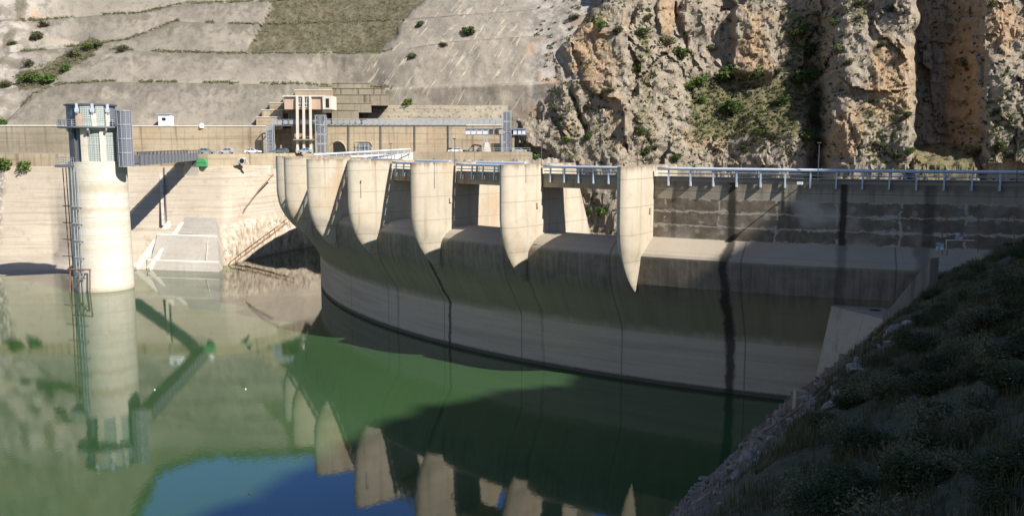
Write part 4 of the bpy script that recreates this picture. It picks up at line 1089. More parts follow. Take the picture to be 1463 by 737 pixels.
# ------------------------------------------------------------------ footbridge
fb = empty('footbridge', W(236, 200, -.5), 'grey steel footbridge from the intake tower to the far shore', 'footbridge')
A = Vector((PY(189, 236, 173.0).x, 173.0, 0)); B = Vector((PY(276, 232, 224.5).x, 224.5, 0))
dv = (B-A).normalized(); nv = Vector((dv.y, -dv.x, 0))
if nv.y > 0: nv = -nv
Wd = 1.25
def slab(mb, o0, o1, z0, z1, a=A, b=B):
    p = [a+nv*o0, b+nv*o0, b+nv*o1, a+nv*o1]
    return mb.hexa([Vector((q.x,q.y,z0)) for q in p]+[Vector((q.x,q.y,z1)) for q in p])
slab(MB(), -Wd, Wd, -.25, -.1).build('deck', M['darksteel'], fb)
for o in (-1, 1):
    s0, s1 = (Wd, Wd+.14) if o > 0 else (-Wd-.14, -Wd)
    slab(MB(), s0, s1, -.45, 1.45).build('girder', M['steel'], fb)
    mb = MB(); slab(mb, s0-.05, s1+.05, 1.9, 2.05); slab(mb, s0+.03, s1-.03, 1.62, 1.68); mb.build('handrail', M['darksteel'], fb)
    for k in range(18):
        q = A.lerp(B, k/17) + nv*(s1+.05 if o > 0 else s0-.05)
        MB().cbox((q.x,q.y,.8), .1, .1, 1.3, math.atan2(dv.y, dv.x)).build('upright', M['darksteel'], fb)
a, b = W(252,223,0), W(268,223.5,0)
mb = MB(); pm = (A.lerp(B,0.93)); mb.box(pm.x-1.7, pm.x+1.7, pm.y+1.0, pm.y+5, -6, -.46)
mb.build('bridge_abutment', M['block'], fb)
# ------------------------------------------------------------------ things on the far platform
def at_bank(x, y):                              # point where the sight line meets the given mesh
    return None
def bvh(objs):
    dg = None; V, Fc = [], []
    for o in objs:
        n = len(V); V += [o.matrix_basis @ v.co for v in o.data.vertices]
        Fc += [[n+i for i in p.vertices] for p in o.data.polygons]
    return BVHTree.FromPolygons([tuple(v) for v in V], Fc)
T_hill = bvh([hill, cliff]); T_bank = bvh([farbank]); T_near = bvh([nearhill])
def hit(T, x, y):
    loc, nr, i, d = T.ray_cast(Vector((0,0,HC)), ray(x,y).normalized())
    return loc, nr
def make_car(name, p, ang, body, label, estate=True):
    t = empty(name, p, label, 'car', 'cars parked along the far retaining wall')
    ca, sa = math.cos(ang), math.sin(ang)
    T = lambda x, y, z: Vector((p[0]+x*ca-y*sa, p[1]+x*sa+y*ca, p[2]+z))
    def shell(prof, hw, taper):
        mb = MB(); n = len(prof)
        V = []
        for s_ in (-1, 1):
            for x, z in prof: V.append(T(x, s_*hw*(1-taper*max(0,(z-.85))), z))
        fs = [tuple(range(n))[::-1], tuple(range(n,2*n))] + [(k,(k+1)%n,n+(k+1)%n,n+k) for k in range(n)]
        return mb.add(V, fs)
    shell([(-2.1,.35),(2.1,.35),(2.15,.6),(2.05,.78),(1.0,.93),(-1.9,.98),(-2.12,.85)], .85, 0).build('body', body, t, True)
    rr = -1.95 if estate else -1.45
    cab = shell([(1.0,.935),(.25,1.42),(-1.2,1.46),(rr,1.3 if estate else 1.0),(-2.0,.985)], .8, .28).build('cabin', body, t, True)
    for s_ in (-1, 1):
        mb = MB(); y = s_*.80*(1-.28*.25)+s_*.012
        for x0, x1, x2, x3 in ((.72,.18,-.42,-.42),(-.52,-.52,-1.15,-1.55)):
            a1 = [T(x0,s_*.80,1.0), T(x1,s_*.715,1.37), T(x2,s_*.715,1.39), T(x3,s_*.80,1.0)]
            mb.add([q + (T(0,s_*.012,0)-T(0,0,0)) for q in a1], [(0,1,2,3)])
        mb.build('side_window', M['glass'], cab)
    mb = MB(); mb.add([T(.98,-.66,.99), T(.98,.66,.99), T(.33,.58,1.40), T(.33,-.58,1.40)], [(0,1,2,3)]); mb.build('windscreen', M['glass'], cab)
    for x in (-1.3, 1.3):
        for s_ in (-1, 1):
            c = T(x, s_*.80, .32); d = (T(0,s_*.1,0)-T(0,0,0))
            mb = MB(); mb.tube(c-d, c+d, .32, 14); wv = mb.build('wheel', M['black'], t)
            MB().tube(c+d*.9, c+d*1.12, .19, 10).build('rim', M['galv'], wv)
    for s_ in (-1,1): MB().cbox(T(2.06, s_*.6, .68), .06, .15, .08, ang).build('headlight', M['glasspale'], t)
    return t
cp = lambda n, c: paint(n, c, 0.3, 0.2, 0.5)
gA, gB, wC, sC, dC = cp('grey_green_car_paint',(0.20,0.26,0.26)), cp('silver_car_paint',(0.40,0.42,0.43)), cp('white_car_paint',(0.75,0.75,0.75)), cp('pale_blue_car_paint',(0.38,0.47,0.55)), cp('dark_green_car_paint',(0.11,0.15,0.15))
carY = 243
def cpos(x, Y=carY): q = W(x, Y, PT+.004); return (q.x, q.y, q.z)
make_car('parked_car', cpos(297.5), R_(3), gA, 'grey green parked car just right of the green container', False)
make_car('parked_car', cpos(326, 243.5), R_(182), gB, 'silver parked car in the middle of the three left of the ladder stair')
make_car('parked_car', cpos(364, 243), R_(2), wC, 'white parked car nearest the foot of the tall ladder stair', False)
make_car('parked_car', cpos(403, 246), R_(184), dC, 'dark green estate car parked left of the control building columns')
make_car('parked_car', cpos(437.5, 247), R_(178), sC, 'pale blue parked car in front of the control building columns', False)
make_car('parked_car', cpos(651, 266), R_(183), wC, 'white car parked before the portal wall, left of the gatehouse', False)
make_car('parked_car', cpos(742, 265), R_(0), gB, 'silver car half hidden by the rail right of the right lift tower')
# skip on the ledge below the edge wall
lz = -1.95
q0 = W(279, 222.6, lz)
def seg(x): 
    Y = I(x, [(a_, b_) for a_, b_ in front]); return W(x, Y-0.06, 0)
mb = MB()
for x0, x1 in ((268,330),(330,392)):
    a, b = seg(x0), seg(x1); d = Vector((0,-2.2,0))
    mb.hexa([(a.x,a.y-2.2,-4.5),(b.x,b.y-2.2,-4.5),(b.x,b.y-.02,-4.5),(a.x,a.y-.02,-4.5),(a.x,a.y-2.2,lz),(b.x,b.y-2.2,lz),(b.x,b.y-.02,lz),(a.x,a.y-.02,lz)])
single(mb, 'ledge', M['bank'], 'narrow concrete ledge along the foot of the low edge wall', 'ledge')
g = W(291.5, 222.6, lz); ct = empty('container', g, 'green rounded container standing on the ledge beside the footbridge', 'container')
mb = MB(); pr = [(-1.15,0,0),(1.15,0,0),(1.15,0,1.0),(.9,0,1.55),(.35,0,1.9),(-.5,0,1.95),(-1.15,0,1.7)]
mb.ext([Vector((x+g.x, g.y-.8, z+lz+.05)) for x,_,z in pr], (0,1.5,0), (0,0,0)); mb.build('body', M['green'], ct, True)
MB().box(g.x-1.25, g.x+1.25, g.y-.87, g.y-.81, lz+.95, lz+1.08).build('rim', M['green'], ct)
for x in (-.9,.9): MB().box(g.x+x-.15, g.x+x+.15, g.y-.7, g.y+.6, lz+.001, lz+.05).build('foot', M['darksteel'], ct)
MB().box(g.x-2.2, g.x-1.3, g.y-.75, g.y+.65, lz+.003, lz+2.35).build('shade_box', M['darksteel'], ct)  # dark box standing in for the shadow left of the container
# pipe outlet
p = PY(346, 230, 225.2); po = empty('pipe_outlet', (p.x, p.y, p.z-1.2), 'round pipe outlet between two triangular wing walls in the edge wall', 'pipe outlet')
mb = MB(); mb.tube(p+Vector((0,-.25,0)), p+Vector((0,1.2,0)), .8, 18); mb.build('pipe', M['pale'], po, True)
MB().tube(p+Vector((0,-.30,0)), p+Vector((0,-.255,0)), .6, 16).build('opening', M['dark'], po)
for s_ in (-1,1):
    mb = MB(); mb.ext([p+Vector((s_*.9,-.4,-1.0)), p+Vector((s_*1.8,-.4,-1.0)), p+Vector((s_*.9,-.4,.8))], (0,.6,0), (0,0,0)); mb.build('wing_wall', M['block'], po)
# berm block with sloping panels, channel and ribs
bb = empty('lined_berm', W(262, 203, -26), 'three sloping grey concrete panels stepping down into the lake right of the tower', 'berm')
def panel(x0b, x1b, x0t, x1t, Yb, zb, Yt, zt, Yt2, mat, name='panel', Yb2=None, Yt3=None):
    Yb2 = Yb2 or Yb; 
    p = [W(x0b,Yb,zb), W(x1b,Yb2,zb), W(x1t,Yt2,zt), W(x0t,Yt,zt)]
    mb = MB(); V = p + [q+Vector((0,3.0,-3.0)) for q in p]
    mb.add(V, [(0,1,2,3),(4,7,6,5),(0,4,5,1),(1,5,6,2),(2,6,7,3),(3,7,4,0)])
    return mb.build(name, mat, bb)
panel(203,309.5,206,309,199,-25.2,201.4,-22.2,197.4,M['block'],'sloping_panel',195.2)
panel(206,309,206,309,201.45,-22.197,202.0,-21.9,197.9,M['pale'],'berm_edge',197.4)
panel(212,308.5,222,308,202.1,-21.9,206.5,-17.0,202.3,M['block'],'sloping_panel',198.0)
panel(222,308,222,308,206.55,-16.997,207.2,-16.7,203.0,M['pale'],'berm_edge',202.3)
panel(252,308,263,307,207.3,-16.7,211.0,-13.2,206.8,M['block'],'sloping_panel',203.1)
for x in (292,): 
    MB().tube(W(x-1,198.6,-21.85), W(x+3,202.9,-17.05), .12, 5).build('joint', M['bank'], bb)
chn = empty('drain_channel', W(222, 204, -24), 'pale narrow drain channel slanting down the bank to the lake behind the tower', 'channel')
mb = MB(); a, b = W(188,200.2,-24.4), W(240,210.5,-15.0); a2, c2_ = W(207,199.2,-24.4), W(259,209.5,-15.2)
def strip(mb, p, q, w, h): 
    d = (q-p).normalized(); s_ = Vector((1,-.25,0)).normalized()*w
    mb.hexa([p-s_-Vector((0,0,2)), p+s_-Vector((0,0,2)), q+s_-Vector((0,0,2)), q-s_-Vector((0,0,2)), p-s_+Vector((0,0,h)), p+s_+Vector((0,0,h)), q+s_+Vector((0,0,h)), q-s_+Vector((0,0,h))]); return mb
strip(MB(), a, b, .4, .9).build('side_wall', M['pale'], chn); strip(MB(), a2, c2_, .4, .9).build('side_wall', M['pale'], chn)
strip(MB(), (a+a2)/2, (b+c2_)/2, 1.0, .1).build('channel_floor', M['bank'], chn)
MB().hexa([W(229.5,210,-15.5),W(234,210,-15.5),W(234,224.5,-2.3),W(229.5,224.5,-2.3),W(229.5,209.8,-15.1),W(234,209.8,-15.1),W(234,224.2,-1.9),W(229.5,224.2,-1.9)]).build('rib', M['bank'], chn)
MB().tube(W(236.5,210.5,-15.0), W(236.5,223.4,-2.2), .16, 6).build('downpipe', M['darksteel'], chn)
# tube drawn along the edge between two bank faces; handrail stair on the rock at the dam's far end
single(MB().poly([W(341,219.6,-14.6), W(352,220.8,-11.5), W(372,226,-7.5), W(392,232.5,-4.2)], .16, 6), 'bank_seam', M['rust'], 'thin brown duct slanting up the bank beside the farthest pier', 'seamline')
st = empty('handrail_stair', W(380, 222, -20), 'dark handrail and stair climbing the rock at the far end of the dam', 'stair')
P = []
for x, y in ((329.5,382),(345,369),(361,356.5),(378,344),(393,333),(407,322),(418,314)):
    l, nr = hit(T_bank, x, y); P.append((l if l else PY(x,y,215)) + Vector((0,-.35,.25)))
MB().poly([p+Vector((0,0,1.0)) for p in P], .09, 6).build('handrail', M['rust'], st)
MB().poly([p for p in P], .22, 4).build('stair_flight', M['rust'], st)
for i in range(len(P)-1):
    for f in (0,.5): q = P[i].lerp(P[i+1], f); MB().tube(q, q+Vector((0,0,1.0)), .07, 5).build('baluster', M['rust'], st)
# ramp parapet with pipe at the far end of the crest
rp = empty('ramp_parapet', PY(520, 222, 205), 'pale ramp parapet with a slanting pale blue pipe behind the far piers', 'parapet')
A_, B_ = PY(448, 221.3, 190), PY(586, 213.3, 214)
MB().tube(A_, B_, .21, 8).build('pipe', M['pipe'], rp); MB().tube(A_+Vector((8,1,-.7)), B_+Vector((0,.5,-.9)), .1, 6).build('lower_rail', M['pipe'], rp)
for i in range(15):
    q = A_.lerp(B_, i/14); MB().tube(q, (q.x,q.y,q.z-1.6), .09, 5).build('post', M['pipe'], rp)
a, b = PY(470,224,197.5), PY(590,218,215.5)
MB().hexa([(a.x,a.y,-8),(b.x,b.y,-8),(b.x,b.y+.6,-8),(a.x,a.y+.6,-8),(a.x,a.y,a.z),(b.x,b.y,b.z),(b.x,b.y+.6,b.z),(a.x,a.y+.6,a.z)]).build('wall', M['pale'], rp)
# cover pipes lying along the top of the crest
for th0, th1, lb in ((61.5, 53.8, 'low pale blue pipe lying between the third and fourth pier from the far end'), (52.0, 47.8, 'low pale blue pipe behind the middle pier'), (45.2, 40.5, 'low pale blue pipe behind the gap right of the middle pier')):
    mb = MB(); mb.poly([pol(th0+(th1-th0)*i/6, 113.7, 1.25) for i in range(7)], .2, 8)
    for i in (0, 3, 6): q = pol(th0+(th1-th0)*i/6, 113.7, 0); mb.tube(q, q+Vector((0,0,1.2)), .09, 6)
    single(mb, 'service_pipe', M['pipe'], lb, 'pipe')
# ------------------------------------------------------------------ thrust block on the right abutment
ab = empty('thrust_block', PZ(1225, 447, -20), 'grey concrete thrust block with a flat pitted top where the dam meets the right bank', 'concrete block')
T1, T2 = PZ(1188, 437, -12.6), PZ(1262, 456, -12.6)
B1 = PZ(1160, 562, -21.5); B2 = Vector((T2.x+0.3, T2.y-1.0, -21.5))
T3 = T2+Vector((7, 4.5, 0)); T4 = T1+Vector((3.5, 4.5, 0)); B3 = Vector((T3.x,T3.y,-21.5)); B4 = Vector((T4.x,T4.y,-21.5))
MB().hexa([B1,B2,B3,B4,T1,T2,T3,T4]).build('block', M['abut'], ab)
for x, y, r in ((1250, 443, .55), (1262, 436, .7)):
    p = PZ(x, y, -12.59); mb = MB(); mb.lathe((p.x,p.y,0), [(r,-12.62),(r,-12.585)], 14); mb.build('drain_hole', M['dark'], ab)
Q = PY(1331, 369, 84.0); d = (Q-T2); s_ = Vector((.55,.35,0))
MB().hexa([T2-s_*.2+Vector((0,0,-7)), T2+s_*1.8+Vector((0,0,-7)), Q+s_*1.8+Vector((0,0,-7)), Q-s_*.2+Vector((0,0,-7)), T2-s_*.2+Vector((0,0,.25)), T2+s_*1.8+Vector((0,0,.25)), Q+s_*1.8, Q-s_*.2]).build('parapet', M['abut'], ab)
# long thin hose pipe down the bank beside it
P = []
for x, y in ((1268,470),(1235,505),(1200,540),(1165,572),(1120,603),(1090,622)):
    l, nr = hit(T_near, x, y); P.append((l if l else PY(x,y,80)) + Vector((-.1,-.3,.35)))
single(MB().poly(P, .06, 6), 'hose_pipe', M['rust'], 'thin brown pipe running straight down the stony bank to the water', 'pipe')
# broken masonry stub at the waterline
l, nr = hit(T_near, 1143, 575); l = l or PZ(1143,575,WZ)
mb = MB(); mb.hexa([(l.x-.5,l.y-.4,l.z-1),(l.x+.7,l.y-.4,l.z-1),(l.x+.7,l.y+.5,l.z-1),(l.x-.5,l.y+.5,l.z-1),(l.x-.45,l.y-.35,l.z+1.1),(l.x+.65,l.y-.35,l.z+.8),(l.x+.6,l.y+.45,l.z+.9),(l.x-.4,l.y+.45,l.z+1.15)])
single(mb, 'masonry_stub', M['wall'], 'small broken brown masonry stub at the foot of the thrust block', 'masonry')

# ------------------------------------------------------------------ vegetation
def shrub_mesh(name, seed, n, leaf, mats, lobes=6, tall=1.0, open_=0.25, stems=5, flowers=0):
    rnd = random.Random(seed); mb = MB()
    L = []
    for i in range(lobes):
        a = rnd.uniform(0, 6.283); r = rnd.uniform(0.15, 0.62)
        L.append((Vector((math.cos(a)*r, math.sin(a)*r, rnd.uniform(0.35, 0.95)*tall)), rnd.uniform(0.28, 0.5)))
    L.append((Vector((0,0,.5*tall)), 0.5))
    mb.cur = 0
    for i in range(n):
        c, r = L[rnd.randrange(len(L))]
        d = Vector((rnd.gauss(0,1), rnd.gauss(0,1), rnd.gauss(0,1))).normalized()
        rr = r*(1 - open_*rnd.random()**2) * (1.0 + 0.25*rnd.uniform(-1,1)) * (1.22 if rnd.random() < .06 else 1)
        p = c + Vector((d.x*rr, d.y*rr, d.z*rr*(.8 if tall <= 1 else 1.1)))
        if p.z < 0.02: p.z = 0.02 + rnd.random()*.1
        s = leaf*rnd.uniform(0.6, 1.4)
        u = Vector((rnd.gauss(0,1), rnd.gauss(0,1), rnd.gauss(0,.7))).normalized()
        v = u.cross(d + Vector((rnd.gauss(0,.5), rnd.gauss(0,.5), rnd.gauss(0,.5))))
        if v.length < 1e-3: continue
        v.normalize()
        mb.cur = 2 if (flowers and rnd.random() < flowers and d.z > .1) else 0
        if mb.cur == 2: s *= .45
        mb.add([p-u*s, p+v*s*.45, p+u*s, p-v*s*.45], [(0,1,2,3)])
    mb.cur = 1
    for i in range(stems):
        c, r = L[i % len(L)]
        mb.poly([Vector((rnd.uniform(-.08,.08), rnd.uniform(-.08,.08), -.25)), c*.5+Vector((0,0,-.05)), c], .035, 5, .012)
    o = mb.build(name, mats, None, False, fix=False)
    me = o.data; bpy.data.objects.remove(o)
    return me
far_set = {k: [shrub_mesh('shrub', 40+i+q*7, 560, .125, [M[k], M['wood']], 6) for i in range(3)] for q, k in enumerate(('leaf','leafbright','leafgrey'))}
tall_set = [shrub_mesh('shrub', 90+i, 620, .115, [M['leaf'], M['wood']], 7, 1.7) for i in range(2)]
front_set = [shrub_mesh('shrub', 120+i, 3800, .05, [M['leaffront'], M['wood'], M['flower']], 9, .56, .35, 9, .035) for i in range(4)]
front_dry = [shrub_mesh('shrub', 140+i, 1300, .05, [M['leafgrey'], M['wood'], M['flower']], 9, .95, .6, 22, .02) for i in range(2)]
def shrub(name, me, loc, sc, label, group=None, rz=None, zs=1.0):
    o = bpy.data.objects.new(name, me); COL.objects.link(o)
    o.location = loc; o.scale = (sc, sc, sc*zs); o.rotation_euler = (random.uniform(-.12,.12), random.uniform(-.12,.12), random.uniform(0,6.28) if rz is None else rz)
    return tag(o, label, 'shrub', group)
SH = [ # x, y(base-centre), pixel radius, kind, label
 (1042,116,21,'leaf','biggest dark green shrub, in the shade at the foot of the rock buttress'),
 (1081,113,17,'leaf','broad green shrub on the ramp just right of the darkest cliff shrub'),
 (1039,165,19,'leaf','wide dark shrub in the middle of the scrubby cliff ramp'),
 (1056,156,11,'leafbright','lighter green shrub touching the wide dark shrub on the cliff ramp'),
 (1116,150,13,'leaf','round green shrub low on the right of the scrubby ramp'),
 (1142,122,18,'leaf','dense dark shrub above the dark gully of the middle cliff'),
 (1160,112,13,'leaf','dark shrub at the top of the dark gully'),
 (1141,54,16,'leaf','large dark shrub high on the right of the middle cliff'),
 (1152,80,15,'leaf','dark shrub directly below the large high one on the middle cliff'),
 (1170,26,10,'leafgrey','olive shrub near the top of the cliff right of the middle'),
 (1192,36,10,'leaf','small dark shrub near the top edge above the right buttress'),
 (1197,74,11,'leafgrey','olive shrub on the grey rock above the ochre patch'),
 (1213,92,8,'leafgrey','little olive shrub beside the ochre rock right of the gully'),
 (1109,106,10,'leafgrey','olive shrub at the right upper corner of the cliff ramp'),
 (1151,205,12,'tall','tall narrow shrub inside the dark gully of the middle cliff'),
 (1160,180,10,'tall','slim dark shrub higher up in the dark gully'),
 (952,64,13,'leafgrey','olive shrub at the foot of the slender rock pillar'),
 (972,84,15,'leaf','green shrub right below the slender rock pillar'),
 (915,50,11,'leaf','dark shrub on the ridge crest right of the ochre overhang'),
 (926,28,8,'leafgrey','olive shrub at the top of the grassy ridge'),
 (986,128,11,'leafbright','light green shrub on the left edge of the cliff ramp'),
 (998,122,13,'leafbright','light green shrub spreading on the cliff ramp below the dark chimney'),
 (1004,147,9,'leafbright','small light green shrub lower on the left part of the ramp'),
 (1016,72,8,'leafgrey','small shrub in the chimney between the two rock pillars'),
 (839,197,9,'leaf','dark shrub low on the left buttress near the dam crest'),
 (915,190,11,'leaf','round dark shrub right of the vertical edge of the left buttress'),
 (920,221,10,'leaf','dark shrub just above the nearest pier'),
 (965,228,10,'leaf','dark shrub on the rock right above the guard rail'),
 (936,212,7,'leafgrey','small olive shrub between two dark ones above the nearest pier'),
 (809,202,8,'leafbright','light green shrub in the scree of the left buttress'),
 (792,158,8,'leafgrey','olive shrub halfway up the left buttress'),
 (869,132,8,'leafgrey','olive shrub in the upper middle of the left buttress'),
 (882,46,9,'leafgrey','dry shrub on top of the left buttress'),
 (859,40,10,'leafbright','yellow green shrub on the grassy top of the left buttress'),
 (912,100,9,'leafbright','light shrub in the cleft right of the left buttress'),
 (1063,217,10,'leaf','dark shrub at the cliff foot above the middle of the crest rail'),
 (1102,198,11,'leafgrey','olive shrub on the rock below the scrubby ramp'),
 (1084,190,8,'leaf','small dark shrub left of the olive one below the ramp'),
 (1297,167,8,'leaf','shrub on the left lip of the deep shadowed gully'),
 (1297,219,10,'leaf','shrub at the left of the gully floor'),
 (1256,211,9,'leafgrey','olive shrub on the low rocks left of the gully floor'),
 (1276,226,8,'leaf','little dark shrub behind the rail left of the gully'),
 (1380,96,14,'leafgrey','grey shrub clinging inside the right wall of the deep gully'),
 (1393,222,14,'leafgrey','grey shrub at the right foot of the deep gully'),
 (1424,216,13,'leaf','dark shrub right of the gully floor'),
 (1446,224,9,'leafgrey','olive shrub beside the last lamp post on the right'),
 (1273,14,8,'leaf','dark shrub at the top left of the deep gully'),
 (1259,66,8,'leafgrey','olive shrub on the dark stepped rock left of the gully'),
 (1417,10,9,'leafgrey','shrub on the top right of the deep gully'),
 (1228,8,9,'leafgrey','shrub at the top edge between ochre rock and gully'),
 (763,229,11,'leafbright','bright green bush beside the gatehouse at the foot of the rock'),
 (107,82,9,'leafgrey','olive bush where the diagonal green strip meets the second bench'),
 (41,118,14,'leaf','large dark bush at the left end of the lowest bench'),
 (72,118,12,'leafbright','bright green bush on the left end of the lowest bench'),
 (56,116,11,'leafbright','green bush between the two largest on the lowest bench'),
 (94,101,9,'leafbright','bright green bush below the diagonal green strip'),
 (126,70,9,'leafbright','light green bush on the diagonal strip'),
 (141,66,7,'leafgrey','small olive bush further up the diagonal strip'),
 (63,38,8,'leafgrey','olive bush on the white rock of the top left corner'),
 (53,56,11,'leafgrey','wide olive bush on the pale rock at the far left'),
 (44,95,9,'leafgrey','olive bush below the pale rock at the far left'),
 (19,64,6,'leafgrey','little bush at the left margin on the pale rock'),
 (9,124,10,'leafgrey','bush at the left margin left of the large dark one'),
 (6,178,9,'leafbright','bush on top of the left retaining wall at the picture edge'),
 (176,72,8,'leafgrey','dry bush at the left end of the second bench'),
 (478,172,11,'leaf','dark bush beside the right end of the control building'),
 (500,172,8,'leaf','smaller bush on the terrace right of the control building'),
 (582,150,9,'leafbright','single green bush on the edge above the anchored wall'),
 (668,50,11,'leaf','dark bush in the fold at the top of the sprayed spur'),
 (600,37,7,'leaf','small dark bush on the sprayed spur beside the scrub patch'),
 (821,28,8,'leafgrey','olive bush on the upper edge of the sprayed spur'),
 (588,82,7,'leafgrey','low olive bush on the upper bench of the spur'),
 (633,66,6,'leafgrey','low bush midway across the spur'),
 (859,306,11,'leafbright','green shrub seen through the last spillway opening'),
 (842,341,9,'leafbright','lower green shrub seen through the last spillway opening'),
 (841,304,7,'leaf','dark shrub at the left in the last spillway opening'),
]
kk = 0
for x, y, r, kind, lb in SH:
    l, nr = hit(T_hill, x, y)
    if l is None: continue
    me = tall_set[kk%2] if kind == 'tall' else far_set[kind][kk%3]; kk += 1
    shrub('shrub', me, l + Vector((0,-.3,-.35)), r/F_*l.y*1.18, lb, None, None, .85)
l, nr = hit(T_bank, 14, 244); l = l or W(14, 224, -2)
for dx, sc, lb in ((-1.2,3.6,'big pale green bush on the left picture edge at the top of the lined bank'), (3.3,3.0,'second green bush at the top of the lined bank, nearer the tower')):
    shrub('shrub', far_set['leafbright'][1], (l.x+dx, l.y+.6, l.z-.3), sc, lb, None, None, .8)
# small scrub scattered on rock and benches: past counting, one object each
def scatter_leaves(name, pts, mats, label, leaf=.3, n=14):
    rnd = random.Random(5); mb = MB()
    for p, r in pts:
        for i in range(n):
            d = Vector((rnd.gauss(0,1), rnd.gauss(0,1)*.6, abs(rnd.gauss(0,.8)))); q = p + d*r*.55
            s = leaf*rnd.uniform(.6,1.4); u = Vector((rnd.gauss(0,1), rnd.gauss(0,1), rnd.gauss(0,1))).normalized(); v = u.orthogonal().normalized()
            mb.add([q-u*s, q+v*s*.5, q+u*s, q-v*s*.5], [(0,1,2,3)])
    o = mb.build(name, mats, None, False, fix=False)
    return tag(o, label, 'scrub', kind='stuff')
rnd = random.Random(3)
pts = []
for i in range(1900):                           # bench edges
    b, amp = rnd.choice(((b1,1.3),(b2,1.3),(b3,1.1),(b4,1.0))); x = rnd.uniform(30, 560)
    if mn.noise(Vector((x*.02, amp, b[0][1]))) < -.18: continue
    yb = float(np.interp(x, [k[0] for k in b], [k[1] for k in b])); l, nr = hit(T_hill, x, yb-rnd.uniform(-.3,1.6))
    if l: pts.append((l, rnd.uniform(.3,.9)))
for i in range(260):
    x = rnd.uniform(25, 140); yb = I(x, [(25,116),(60,110),(85,95),(110,78),(140,66)]) + rnd.gauss(0,6); l, nr = hit(T_hill, x, yb)
    if l: pts.append((l, rnd.uniform(.5,1.1)))
scatter_leaves('bench_weeds', pts, [M['leafgrey']], 'strips of weeds growing along the benches of the concrete hillside', .26, 10)
pts = []
for i in range(900):
    x = rnd.uniform(362, 598); y = rnd.uniform(-60, 76)
    if not inpoly(x, y, [(392,-80),(383,30),(372,37),(354,74),(543,76),(572,40),(604,0),(650,-70)]): continue
    l, nr = hit(T_hill, x, y)
    if l: pts.append((l, rnd.uniform(.3,.8)))
scatter_leaves('slope_scrub', pts, [M['leafgrey']], 'low dry scrub covering the dark panel of the hillside', .22, 6)
pts = []
for i in range(13000):
    x = rnd.uniform(765, 1520); y = rnd.uniform(-80, 345)
    vg = max(win(x,985,1150,20)*win(y,105,215,12), .7*gau(x,850,26)*gau(y,28,14), .5*win(x,905,935,8), .8*win(x,1115,1185,18)*win(y,10,230,20), .5*win(x,1200,1260,20)*win(y,-90,40,14), .6*win(x,1225,1300,12)*win(y,140,240,14), .55*win(x,1405,1470,12)*win(y,130,240,18), .45*win(x,780,880,15)*win(y,120,240,10), .3*win(x,915,1000,15)*win(y,60,240,10), .16)
    if rnd.random() > vg: continue
    l, nr = hit(T_hill, x, y)
    if l and (nr.z > .12 or rnd.random() < .5): pts.append((l, rnd.uniform(.3,1.0)*(1.7 if rnd.random()<.1 else 1)))
scatter_leaves('cliff_scrub', pts, [M['scrub']], 'scattered small scrub on the ledges of the rock cliff', .36, 13)
pts = []
for i in range(420):                            # shrubs on the skyline, seen only in the lake
    x = rnd.uniform(-200, 620); yb = float(np.interp(x, [k[0] for k in topl], [k[1] for k in topl])); Yb = 346
    pts.append((PY(x, yb, Yb)+Vector((0,0,-.5)), rnd.uniform(1.2,3.2)))
scatter_leaves('ridge_scrub', pts, [M['leaf']], 'dark scrub along the ridge top of the hillside', .8, 40)

# ------------------------------------------------------------------ right bank: stones, shrubs, grass
def stone_mesh(seed):
    bm = bmesh.new(); bmesh.ops.create_icosphere(bm, subdivisions=3, radius=1.0)
    off = Vector((seed*3.1, seed*1.7, seed*.9)); rnd = random.Random(seed)
    pl = [(Vector((rnd.gauss(0,1),rnd.gauss(0,1),rnd.gauss(0,1))).normalized(), rnd.uniform(.5,.85)) for _ in range(9)]
    for v in bm.verts:
        p = v.co.copy()
        for nn, dd in pl:
            e = p.dot(nn)-dd
            if e > 0: p -= nn*e
        v.co = p*(1+.12*mn.noise(p*2.2+off)+.06*mn.noise(p*6+off)); v.co.z *= .75
    me = bpy.data.meshes.new('stone'); bm.to_mesh(me); bm.free(); return me
stm = NT('pale_stone', .92); k_ = stm.noise(1.4, 6, .7); oi = stm.t.nodes.new('ShaderNodeObjectInfo')
M['stone'] = stm.col(stm.mix(stm.step(k_,.35,.65), stm.mix(oi.outputs['Random'], (.34,.305,.26), (.19,.17,.145)), (.12,.105,.088))); stm.bump(k_, .5, .1)
M['rubble'] = concrete('rubble_stone', (.29,.235,.165), (.14,.112,.078), (.07,.055,.038), .3)
M['whitestone'] = concrete('white_stone', (.62,.61,.58), (.5,.49,.46), (.3,.28,.25), .2)
stones = [stone_mesh(i) for i in range(5)]
for m_ in stones: m_.materials.append(M['stone'])
def stone(x, y, r, label, group=None, i=0, mat=None):
    l, nr = hit(T_near, x, y)
    if l is None: return
    me = stones[i%5]
    if mat: me = me.copy(); me.materials[0] = mat
    o = bpy.data.objects.new('boulder', me); COL.objects.link(o)
    s = r/F_*l.length; o.location = l + Vector((0,0,s*.1)); o.scale = (s*1.25, s*.95, s*.85); o.rotation_euler = (random.uniform(-.3,.3), random.uniform(.2,.7), random.uniform(0,6.28))
    tag(o, label, 'boulder', group)
stone(1223,529,15,'largest pale boulder in the middle of the stony strip on the right bank',None,0)
stone(1278,474,12,'long pale boulder high on the stony strip below the thrust block parapet',None,1)
stone(1308,604,7.5,'lone white stone lying among the dark shrubs of the right bank',None,2,M['whitestone'])
stone(1254,667,3,'tiny white stone low among the shrubs near the bottom edge',None,3,M['whitestone'])
rnd = random.Random(11); n_ = 0
